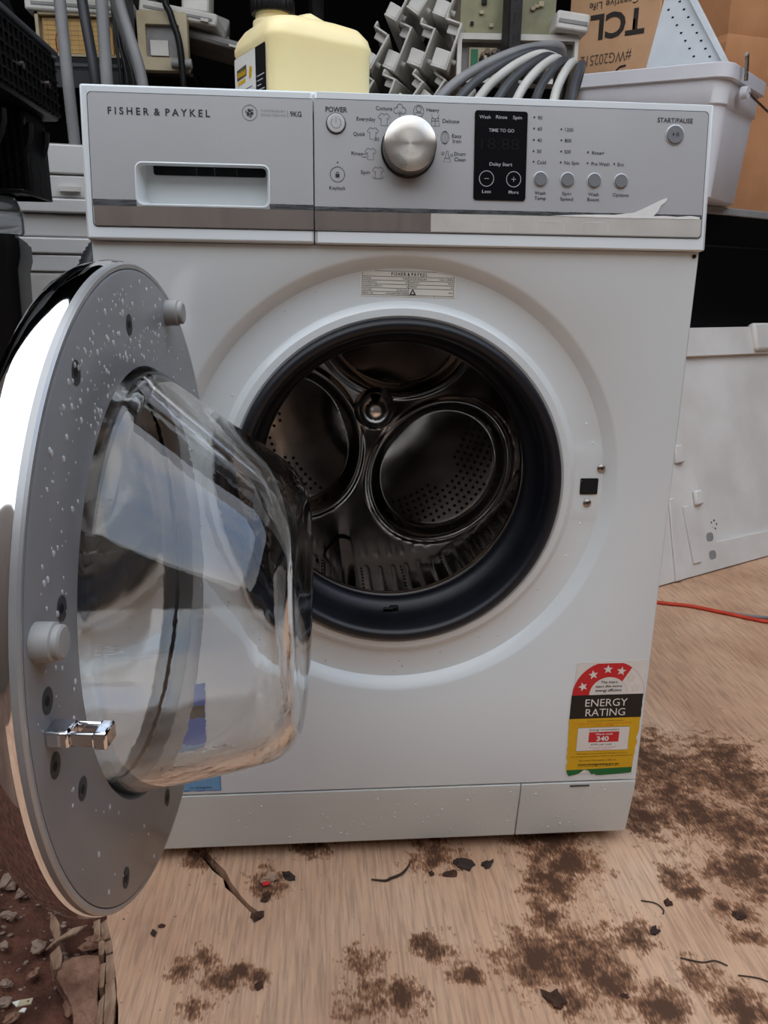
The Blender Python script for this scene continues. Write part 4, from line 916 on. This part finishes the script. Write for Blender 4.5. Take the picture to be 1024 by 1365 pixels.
def build_rack():
    def post(par, x, y, h):
        g = G(); g.box(x-.019, x+.019, y, y+.003, 0, h); g.box(x-.019, x-.016, y, y+.036, 0, h)
        p = g.build('post', 'rack', par, smooth=False)
        g = G(); k = 0; z = .06
        while z < h:
            g.box(x-.006, x+.0, y-.0008, y+.0005, z, z+.022); g.box(x+.008, x+.012, y-.0008, y+.0005, z+.01, z+.024); z += .05
        tag(g.build('post_slots', 'rackhole', p, smooth=False), kind='stuff')
    R = thing('shelving_rack', 'black slotted-angle shelving rack loaded with boards and hoses near the dark gap', 'shelving', (-.575, 1.5, 0))
    for x, y in ((0, 0), (-.95, 0), (0, .5), (-.95, .5)): post(R, x, y, 2.1)
    for z in (.45, .85, 1.205, 1.6, 2.05):
        g = G(); g.box(-.97, .02, .0035, .035, z-.035, z); g.box(-.97, .02, .47, .4995, z-.035, z); g.build('beam', 'rack', R, smooth=False)
        g = G(); g.box(-.965, .16 if z == 1.205 else .015, .004, .495, z, z+.006); g.build('shelf', 'rack', R, smooth=False)
    R2 = thing('shelving_rack', 'black slotted-angle shelving rack with white fascias, close behind the carton', 'shelving', (.436, 1.5, 0), math.radians(19))
    for x, y in ((0, 0), (-.34, .62), (0, .62)): post(R2, x, y, 2.1)
    for z in (.4, .8, 1.14, 1.62, 2.05):
        g = G(); g.box(-.36, .02, .59, .62, z-.035, z); g.box(-.016, .0, .036, .58, z-.035, z); g.build('beam', 'rack', R2, smooth=False)
        g = G(); g.box(-.36, .015, .15 if z != 1.14 else .004, .615, z, z+.006); g.build('shelf', 'rack', R2, smooth=False)
    # ---- left rack contents
    S = 1.211
    t = thing('flat_black_unit', 'flat black unit lying at the bottom of the loaded shelf', 'appliance part', (-.72, 1.52, S)); g = G(); g.box(-.2, .3, 0, .3, 0, .035); g.build('case', 'blackpl', t, bevel=.004)
    g = G(); g.box(-.19, .29, -.002, 0, .012, .02); g.build('groove', 'hosedark', t, smooth=False)
    t = thing('control_tray', 'white control tray holding a tan circuit board behind grey hoses', 'circuit board', (-.79, 1.52, S+.036)); 
    g = G(); g.box(-.02, .20, .02, .024, 0, .10); g.box(-.02, -.012, 0, .02, 0, .1); g.box(.192, .2, 0, .02, 0, .1); g.box(-.02, .2, 0, .02, .094, .1); g.box(-.02, .2, 0, .02, 0, .006); g.build('tray', 'beige', t, smooth=False)
    g = G(); g.plate([[(0, .01), (.175, .01), (.175, .07), (.155, .09), (0, .09)]], 0, .004); bd = g.build('board', 'pcb', t, mw=frame_matrix((-.005, .016, 0), (1, 0, 0), (0, 0, 1), (0, -1, 0)), smooth=False)
    g = G()
    for k in range(7): g.stroke([(.004, .018+.011*k), (.168, .018+.011*k)], .0008, .0045)
    for k in range(9): g.stroke([(.012+.019*k, .012), (.012+.019*k, .088)], .0006, .0046)
    tag(g.build('trace_lines', 'pcbbrown', bd, smooth=False), kind='stuff')
    g = G(); g.tube(spline([(.055, -.004, .098), (.045, -.006, .07), (.03, -.004, .04), (.028, .006, .01)], 6), .0016, 6); g.build('red_wire', 'redwire', t)
    t = thing('window_module', 'beige control module with a grey inset window beside the slotted post', 'control module', (-.545, 1.475, S+.0)); 
    g = G(); g.plate([rrect(0, .125, .0, .135, .006), rrect(.02, .105, .03, .105, .004)[::-1]], -.03, 0); g.build('housing', 'beige', t, mw=frame_matrix((0, 0, 0), (1, 0, 0), (0, 0, 1), (0, -1, 0)), bevel=.002)
    g = G(); g.box(.015, .11, .012, .016, .025, .11); g.build('inset', 'oldgrey', t, smooth=False)
    g = G(); g.box(.03, .075, .004, .01, .035, .07); g.build('chip', 'oldwhite', t, smooth=False)
    g = G(); g.cyl(.012, 0, .05, 14, Matrix.Rotation(PI/2, 4, 'Y')); g.build('knob_stub', 'oldgrey', t, loc=(.085, -.015, .013))
    def slab(lbl, loc, sx, sy, sz, rot, m, nub=True):
        t = thing('console_part', lbl, 'appliance part', loc, 0, None); t.rotation_euler = rot
        g = G(); g.box(0, sx, 0, sy, 0, sz); g.build('shell', m, t, bevel=.006)
        g = G(); g.box(sx*.06, sx*.94, -.002, 0, sz*.35, sz*.55); g.build('seam', 'oldgrey', t, smooth=False)
        if nub:
            g = G(); g.box(sx*.80, sx*.9, -.008, 0, sz*.15, sz*.4); g.build('clip', 'oldwhite', t, bevel=.001)
        return t
    slab('long white console part lying on top of the control tray', (-.83, 1.51, S+.137), .27, .25, .035, (0, .02, .03), 'oldwhite')
    slab('pale console part topmost of the pile behind the grey hoses', (-.80, 1.53, S+.18), .26, .22, .05, (0, -.02, -.03), 'oldgrey')
    slab('grey-white console cover lying across the beige module', (-.545, 1.50, S+.140), .20, .22, .030, (0, .16, -.05), 'oldwhite')
    slab('thin dusty console strip sagging past the end of the shelf', (-.49, 1.54, S+.11), .22, .2, .022, (0, .24, -.12), 'oldgrey')
    slab('tall white console end standing above the sagging strips', (-.44, 1.53, S+.155), .07, .15, .10, (0, .05, .05), 'oldwhite', False)
    slab('rounded dusty part behind the tall white console end', (-.395, 1.60, S+.13), .06, .12, .05, (0, .3, .1), 'oldgrey', False)
    # hanging hoses at the rack
    hz = [(-.675, 1.30, .0, .0135, 'hosegrey', -.02, .00), (-.645, 1.34, 0, .0125, 'hosedark', .0, .03), (-.585, 1.30, 0, .014, 'hosegrey', .0, .0), (-.565, 1.36, 0, .012, 'hosegrey', -.05, .06), (-.545, 1.31, 0, .0125, 'hosegrey', -.05, .05)]
    lbls = ['pale grey hose hanging nearest the black moulded base', 'dark grey hose hanging just behind the first pale hose', 'straight pale grey hose hanging beside the machine corner', 'grey hose crossing behind the straight pale hose', 'grey hose bowing outwards above the machine corner']
    for (x, y, z, r, m, dx, bow), lb in zip(hz, lbls):
        pts = [(x+dx, y, 1.95), (x+dx*.6, y, 1.6), (x+dx*.3+bow*.1, y, 1.35), (x+bow*.8, y-.01, 1.15), (x+bow*.7, y, 1.02), (x+bow*.4, y, .985)]
        g = G(); g.tube(spline(pts, 8), r, 12); tag(g.build('hose', m, None, ang=1.4), lb, 'hose', 'hoses hanging at the loaded rack')
    # black cables on the post
    for k, (x, dx) in enumerate(((-.605, .01), (-.598, .018), (-.590, .024))):
        g = G(); g.tube(spline([(x, 1.485, 1.9), (x, 1.485, 1.4), (x+.004, 1.48, 1.28), (x+dx, 1.475, 1.2), (x+dx*1.6, 1.47, 1.05)], 8), .004, 8); tag(g.build('cable', 'blackpl', None), ['thin black cable farthest from the slotted post of three', 'thin black cable in the middle of three beside the slotted post', 'thin black cable touching the slotted post'][k], 'cable', 'black cables by the post')
    g = G(); g.tube(spline([(-.50, 1.46, 1.9), (-.475, 1.46, 1.42), (-.455, 1.455, 1.33), (-.435, 1.45, 1.25), (-.43, 1.45, 1.05)], 8), .0085, 10); tag(g.build('cable', 'blackpl', None), 'thick black cable hanging in front of the beige module', 'cable')
    # ---- right rack: fascias pushed in side by side, ends out
    rnd = random.Random(5)
    gname = 'fascias on the rack beside the jerrycan'
    rows = [(1.198, 'lower', [(.045, 1.68), (.110, 1.645), (.175, 1.61), (.240, 1.58)], .105), (1.312, 'middle', [(.085, 1.66), (.150, 1.63), (.215, 1.595), (.280, 1.57)], .122), (1.430, 'upper', [(.150, 1.64), (.215, 1.61), (.280, 1.575)], .122)]
    ordn = ['first from the jerrycan', 'second from the jerrycan', 'third from the jerrycan', 'last before the rack post']
    for z, rn, xs, w in rows:
        for k, (x, y) in enumerate(xs):
            fascia('white channel fascia end in the %s row, %s' % (rn, ordn[k]), (x, y-rnd.uniform(0, .05), z+rnd.uniform(-.008, .008)), math.radians(-16+rnd.uniform(-7, 7)), math.radians(rnd.uniform(-3, 3)), math.radians(-62+rnd.uniform(-16, 12)), .40, w*rnd.uniform(.78, 1.0), rnd.uniform(.040, .050), 'oldwhite', gname, rnd.choice(('pcbgrey', 'pcbbrown', 'oldgrey')))
    t = thing('circuit_module', 'white housing with green and brown circuit boards behind the rack post', 'circuit module', (.29, 1.545, 1.225), math.radians(-3))
    g = G(); g.plate([rrect(0, .33, 0, .12, .004), rrect(.012, .32, .012, .105, .002)[::-1]], -.05, 0); g.build('housing', 'oldwhite', t, mw=frame_matrix((0, 0, 0), (1, 0, 0), (0, 0, 1), (0, -1, 0)), bevel=.002)
    g = G(); g.box(.01, .325, .03, .034, .01, .108); g.build('backing', 'oldgrey', t, smooth=False)
    g = G(); g.box(.035, .11, .018, .022, .02, .09); g.build('board', 'beige', t, smooth=False)
    g = G(); g.box(.04, .058, .014, .018, .03, .085); g.build('green_board', 'pcbgreen', t, smooth=False)
    g = G(); g.box(.165, .30, .016, .02, .015, .095); g.build('board', 'pcbbrown', t, smooth=False)
    for k in range(14):
        x = rnd.choice((rnd.uniform(.065, .105), rnd.uniform(.18, .285))); z = rnd.uniform(.028, .08); r = rnd.uniform(.005, .010)
        g = G(); g.lathe([(r, 0), (r, .010), (r*.8, .013)], 10, None, True, True); g.build('component', rnd.choice(('comp', 'beige', 'blackpl', 'pcbbrown', 'oldwhite')), t, mw=frame_matrix((x, .018, z), (1, 0, 0), (0, 0, 1), (0, -1, 0)))
    g = G(); g.tube(spline([(.20, .01, .10), (.205, .0, .07), (.215, .006, .04), (.21, .012, .02)], 5), .0018, 6); g.build('red_wire', 'redwire', t)
    t = thing('circuit_board', 'olive circuit board lying above the white circuit module', 'circuit board', (.30, 1.56, 1.352), math.radians(-3))
    g = G(); g.box(0, .26, .02, .026, 0, .11); g.build('board', 'pcbgrey', t, smooth=False)
    for k in range(12):
        x = rnd.uniform(.015, .24); z = rnd.uniform(.01, .095); g = G(); g.box(x, x+rnd.uniform(.006, .014), .012, .02, z, z+rnd.uniform(.006, .012)); g.build('component', rnd.choice(('blackpl', 'comp', 'beige')), t, smooth=False)
    t = slab('white wrapped tube bundle beside the olive board', (.545, 1.50, 1.352), .09, .2, .045, (0, .1, 0), 'oldwhite', False)
    # hose coil resting on machine-side stand
    st = thing('hose_stand', 'low dark stand behind the washing machine carrying the coiled hoses', 'stand', (.33, .95, 0))
    g = G(); g.box(-.28, .14, -.12, .14, .97, 1.0); g.build('top', 'rack', st, smooth=False)
    for x, y in ((-.26, -.1), (.12, -.1), (-.26, .12), (.12, .12)):
        g = G(); g.box(x-.015, x+.015, y-.015, y+.015, 0, .97); g.build('leg', 'rack', st, smooth=False)
    hl = ['dark grey outermost hose of the coil arching up to the carton', 'grey hose second from outside in the coil', 'cream hose third from outside in the coil', 'dark hose fourth from outside in the coil', 'pale hose fifth from outside in the coil', 'grey hose sixth from outside in the coil', 'cream hose near the inside of the coil', 'dark innermost hose of the coil by the carton']
    ms = ['hosegrey', 'hosedark', 'hosewhite', 'hosedark', 'hosewhite', 'hosedark', 'hosewhite', 'hosedark']
    for k in range(8):
        s = k*.040; q = k/7; pts = [(.125+s, .90, 1.010), (.150+s, .925, 1.040-q*.006), (.205+s*.86, .965, 1.092-q*.008), (.285+s*.66, 1.01, 1.142-q*.010), (.370+s*.42, 1.06, 1.180-q*.035), (.462+s*.10, 1.14, 1.205-q*.13), (.512+s*.02, 1.34, 1.20-q*.15), (.56, 1.44, 1.18-q*.155)]
        g = G(); g.tube(spline(pts, 8), .0105 if k == 0 else .0095, 10); tag(g.build('hose', ms[k], None, ang=1.4), hl[k], 'hose', 'coiled hoses behind the machine')
    for k in range(4):
        g = G(); pts = [(.06+.02*k, .93+.01*k, 1.012+.004*k), (.15+.02*k, 1.0, 1.03+.006*k), (.25, 1.08, 1.06+.012*k)]
        g.tube(spline(pts, 8), .012, 10); tag(g.build('hose', 'hosewhite' if k < 3 else 'oldwhite', None, ang=1.4), ['white hose lying lowest in front of the coil', 'white hose lying second in the bundle of straight hoses', 'white hose lying third in the bundle of straight hoses', 'white hose lying topmost in the bundle of straight hoses'][k], 'hose', 'white hoses in front of the coil')
    t = thing('elbow_fitting', 'cream elbow hose fitting above the coiled hoses', 'fitting', (.30, 1.12, 1.145))
    g = G(); g.tube(spline([(-.03, -.02, -.012), (-.022, -.012, .006), (0, 0, .012), (.05, .01, .006)], 5), .012, 12); g.build('elbow', 'beige', t, ang=1.2)
    g = G(); g.tube([(.04, .008, .007), (.12, .025, -.005)], .0105, 12); g.build('stub', 'hosedark', t)

def build_left():
    # white panels stacked behind, on a carcass
    c = thing('white_carcass', 'white appliance carcass under the stack of white panels', 'appliance', (-.86, .98, 0), math.radians(8))
    g = G(); g.box(-.30, .42, -.06, .40, .02, .70); g.build('body', 'oldwhite', c, bevel=.006)
    for x, y in ((-.26, 0), (.38, 0), (-.26, .36), (.38, .36)):
        g = G(); g.cyl(.02, 0, .02, 12); g.build('foot', 'blackpl', c, loc=(x, y, 0))
    z = .701; hs = [.036, .034, .046, .030, .045, .058]; lb = ['lowest', 'second lowest', 'third', 'fourth', 'second from the top', 'topmost']
    for k, h in enumerate(hs):
        p = thing('stacked_panel', 'white appliance panel, ' + lb[k] + ' of the stack beside the drain hose', 'panel', (-.86, .98, z), math.radians(8 + (k % 3 - 1)*.8), 'stacked white panels')
        g = G(); g.box(-.30, .42+.004*(k % 2), -.06-.006*(k % 2), .40, 0, h-.003); g.build('sheet', 'stack', p, bevel=.003)
        g = G(); g.box(-.29, .41, -.055, .39, h-.003, h); g.build('gasket_line', 'greyedge', p, smooth=False)
        if k == 4:
            for q in range(9):
                g = G(); g.box(-.25+.07*q, -.21+.07*q, -.072, -.06, h*.25, h*.45); g.build('clip', 'oldwhite', p, smooth=False)
        z += h
    # base cabinet, white ledge, green scrap, bin
    b = thing('black_plinth', 'low black plinth on the soil under the white ledge', 'plinth', (-.80, .55, -.04)); g = G(); g.box(-.36, .25, -.2, .29, 0, .205); g.build('block', 'blackpl', b, bevel=.005); g = G(); g.box(-.28, .23, -.206, -.2, .03, .17); g.build('front_skin', 'blackbox', b, bevel=.002)
    l = thing('white_ledge', 'white plastic ledge with raised lip behind the door rim', 'ledge', (-.80, .55, .165)); g = G(); g.box(-.36, .25, -.21, .29, 0, .03); g.build('board', 'white_pl', l, bevel=.003); g = G(); g.box(-.3, .25, -.21, -.2, .03, .047); g.build('lip', 'clearpl', l, bevel=.002)
    g = G()
    s = thing('green_scrap', 'bright green crumpled scrap on the white ledge behind the door', 'scrap', (-.60, .375, .196))
    for k in range(5):
        g = G(); x = -.06+.025*k; pts = []
        path = spline([(x, 0, 0), (x+.008, .004, .05), (x+.02, .0, .085+.008*(k % 2)), (x+.045, -.006, .07), (x+.06, -.008, .02)], 5)
        rg = [[tuple(p+Vector((-.001, -.012, 0))), tuple(p+Vector((.001, -.012, .001))), tuple(p+Vector((.001, .012, .001))), tuple(p+Vector((-.001, .012, 0)))] for p in path]
        g.loft(rg, True, True); g.build('fold', 'leafgreen', s)
    n = thing('black_bin', 'tall black plastic bin behind the open door', 'bin', (-.80, .545, .196), math.radians(16))
    ring = lambda zz, e: [(x, y, zz) for x, y in rrect(-.22+e, .235-e, -.135+e, .2-e, .02)]
    g = G(); g.loft([ring(0, .02), ring(.50, .006), ring(.52, 0), ring(.545, 0), ring(.545, .008), ring(.40, .012)], True, True); g.build('body', 'blackpl', n, ang=.7, fix=True)
    g = G(); g.plate([rrect(-.215, .23, -.13, .195, .02)], .545, .551); g.build('lid', 'blackpl', n, smooth=False)
    # clear jar on the bin
    j = thing('clear_jar', 'clear plastic jar standing on the black bin', 'jar', (-.578, .52, .7475))
    g = G(); g.lathe([(.034, 0), (.036, .004), (.036, .03), (.034, .034), (.033, .04), (.028, .052), (.018, .060), (.004, .063)], 28, None, True, True)
    g.build('body', 'clearpl', j, ang=.9)
    g = G(); g.lathe([(.0365, .029), (.0375, .031), (.0365, .033)], 28); g.build('rib', 'clearpl', j)
    # black moulded appliance base above
    q = thing('moulded_base', 'black moulded plastic appliance base with gridded side above the clear jar', 'appliance part', (-.74, .40, .7475))
    g = G(); g.box(-.28, .245, -.30, .20, .175, .268); tray = g.build('tray', 'blackpl', q, bevel=.006)
    for k in range(26):
        g = G(); y = -.28 + .0185*k; g.box(.245, .249, y, y+.004, .180, .262); g.build('grid_rib', 'blackpl', q, smooth=False)
    for k in range(6):
        g = G(); zz = .182 + .0155*k; g.box(.245, .2485, -.29, .195, zz, zz+.0035); g.build('grid_rib', 'blackpl', q, smooth=False)
    for k in range(4):
        g = G(); g.cyl(.005, 0, .006, 10, Matrix.Rotation(PI/2, 4, 'Y')); g.build('stud', 'screw', q, loc=(.248, -.18+.105*k, .215))
    g = G(); g.box(-.26, .25, -.30, .205, .268, .276); g.build('rim', 'hosedark', q, bevel=.002)
    # arches and legs under the tray
    for x0, x1, y0, y1, zz in ((.17, .225, .10, .19, .055), (.03, .09, .02, .1, .07), (-.22, -.12, -.15, .1, .0)):
        g = G(); g.box(x0, x1, y0, y1, zz, .175); g.build('leg', 'blackpl', q, bevel=.004)
        for k in range(5):
            g = G(); xx = x0 + (x1-x0)*(k+.5)/5; g.box(xx-.002, xx+.002, y0-.006, y0, zz, .17); g.build('rib', 'blackpl', q, smooth=False)
    for y in (.0, .10, .17):
        g = G(); pts = [(.23, y, .175-.02)] + [(.23-.08*(1-math.cos(a)), y, .155-.075*math.sin(a)) for a in [PI/2*k/8 for k in range(1, 9)]]
        g.tube(pts, .006, 6); g.build('arch', 'blackpl', q)
    g = G(); g.box(.10, .225, .06, .19, .055, .061); g.build('foot_plate', 'blackpl', q, bevel=.002)
    # dark part standing on the tray
    u = thing('dark_cowl', 'matte black cowl lying on top of the moulded base', 'appliance part', (-.80, .45, 1.024)); 
    g = G(); rg = [[(x, -.25, z) for x, z in ((-.18, 0), (.24, 0), (.235, .05), (.20, .13), (.12, .2), (-.18, .2))], [(x, .14, z) for x, z in ((-.18, 0), (.26, 0), (.26, .04), (.24, .10), (.17, .15), (-.18, .15))]]
    g.loft(rg, True, True); g.build('shell', 'blackpl', u, bevel=.01, fix=True)
    g = G(); g.box(.10, .13, -.2, .1, .2, .207); g.build('rail', 'rack', u, smooth=False)

def build_ground_details():
    P = [(-.4518,-.0277,.0055,'small pale chip of stone beside another on the soil'),(-.4445,-.0293,.005,'flat pale chip next to the small stone'),(-.399,-.0762,.0085,'tan wood chip standing by the splintered edge'),(-.4088,-.1445,.006,'rounded grey stone at the picture edge above the tag'),(-.3926,-.1129,.005,'brown clod between the tag and the splinters'),
         (-.4383,-.0716,.005,'reddish pebble in the middle of the soil'),(-.4677,.0399,.006,'orange-brown chip near the door rim'),(-.4451,.0071,.0085,'grey lump beside the door rim'),(-.4701,.0272,.011,'largest pale stone on the soil by the door'),(-.4176,-.1215,.005,'small dark red pebble over the grey stone'),(-.3963,-.164,.006,'brown clod below the white tag'),(-.335,-.1625,.0105,'brown lump of fibre under the splintered slab')]
    for k, (x, y, r, lb) in enumerate(P):
        g = G(); g.blob((0, 0, 0), r*1.2, r, r*.6, k, .45, 8, 6); tag(g.build('pebble', 'stone' if k not in (11, 4, 10) else 'fibre', None, loc=(x, y, -.030 if k != 11 else -.022), rot=(0, 0, k), smooth=False), lb, 'pebble', 'pebbles on the soil')
    # fine crumbs nobody could count
    g = G(); rnd = random.Random(21)
    for k in range(1500):
        x = rnd.uniform(-.75, -.30); y = rnd.uniform(-.30, .45)
        if x > -.345 - .05*max(0, y): continue
        z = -.036 + .012*noise.noise(Vector((x*6, y*6, 0))) + .006*noise.noise(Vector((x*22, y*22, 3))) + .005*noise.noise(Vector((x*60, y*60, 5)))
        r = rnd.choice((.0012, .0016, .002, .003)); g.blob((x, y, z+r*.3), r*1.3, r, r*.7, k, .5, 5, 3)
    tag(g.build('soil_crumbs', 'stone', None, smooth=False), 'fine crumbs and grit scattered over the soil', 'grit', kind='stuff')
    t = thing('plastic_tag', 'small white and cream plastic tag with a hole lying on the soil', 'tag', (-.388, -.153, -.024), .1)
    g = G(); g.plate([[(-.004, -.004), (.009, -.003), (.0095, .004), (-.003, .0035)], circ(.0055, .0008, .0013, 10)[::-1]], 0, .0012); g.build('plate', 'beige', t, smooth=False)
    g = G(); g.plate([[(-.010, .002), (-.004, -.004), (-.003, .0035)]], 0, .0013); g.build('torn_end', 'stwhite', t, smooth=False)
    g = G(); g.plate([[(-.001, -.010), (.005, -.0115), (.006, -.007), (.002, -.0065)]], 0, .0012); g.build('chip', 'stwhite', t, smooth=False)
    # things lying on the plywood
    g = G(); g.tube(spline([(-.0281,-.0336,.002), (-.012,-.0365,.002), (-.0058,-.0337,.002), (.008,-.028,.003), (.0165,-.018,.003), (.0214,-.0066,.002)], 6), [.0008+.0008*math.sin(PI*k/30) for k in range(31)], 7)
    tag(g.build('twig', 'twig'), 'dark curved twig on the plywood in front of the machine', 'twig')
    D = [(-.1475,-.0245,.010,.004,'pale crumpled leaf by the crack','splinter'),(-.1499,-.0525,.007,.004,'brown leaf fragment below the crumpled leaf','mud'),(-.1257,-.0228,.007,.005,'dark curled leaf beside the crumpled leaf','twig'),(-.1571,-.079,.008,.003,'dark flake at the end of the crack','mud'),
         (-.2677,-.0974,.004,.003,'small dark chip below the door','twig'),(-.262,-.088,.004,.002,'brown crumb above the small dark chip','mud'),(-.1495,-.1705,.006,.0015,'triangular dark flake among the footprints','mud'),(.3819,-.1139,.008,.004,'dark mud clod on the bare plywood by the picture edge','mud'),(.2776,-.1295,.006,.005,'black clod at the end of the mud patch','twig'),
         (.1434,-.2056,.012,.003,'flat wet mud lump in the large stain','mud'),(.067,-.0284,.008,.002,'brown leaf scrap beside the twig','mud'),(.0445,-.027,.004,.002,'tiny brown crumb between twig and leaf scrap','mud'),(.215,-.205,.004,.0015,'dark speck of mud at the stain border','mud'),(.31,-.09,.006,.0025,'brown clod on the grainy bare wood','mud'),(.085,-.014,.012,.003,'black wet scrap under the machine edge','twig'),(.115,-.016,.008,.003,'small wet scrap beside the black one','twig')]
    for k, (x, y, r, h, lb, m) in enumerate(D):
        g = G(); g.blob((0, 0, h*.45), r, r*.7, h*.6, k+40, .7, 10, 6); tag(g.build('debris', m, None, loc=(x, y, 0), rot=(0, 0, k*1.3), smooth=False), lb, 'debris', 'scraps on the plywood')
    g = G(); g.blob((0, 0, .001), .005, .003, .0015, 77, .4); tag(g.build('debris', 'red', None, loc=(-.1515, -.0335, .002)), 'small red scrap beside the crumpled leaf', 'debris', 'scraps on the plywood')
    for k, (a, lb) in enumerate((([(.28,-.085),(.295,-.09),(.30,-.10),(.297,-.106)], 'thin curled fibre on the bare plywood'), ([(.29,-.165),(.31,-.172),(.325,-.171),(.335,-.178)], 'thin wavy fibre near the picture corner'), ([(.34,-.19),(.36,-.195),(.375,-.206)], 'short fibre below the wavy one'))):
        g = G(); g.tube(spline([(x, y, .0015) for x, y in a], 5), .0007, 6); tag(g.build('fibre', 'twig'), lb, 'fibre', 'fibres on the plywood')

build_setting()
build_washer()
build_jug()
build_right()
build_rack()
build_left()
build_ground_details()
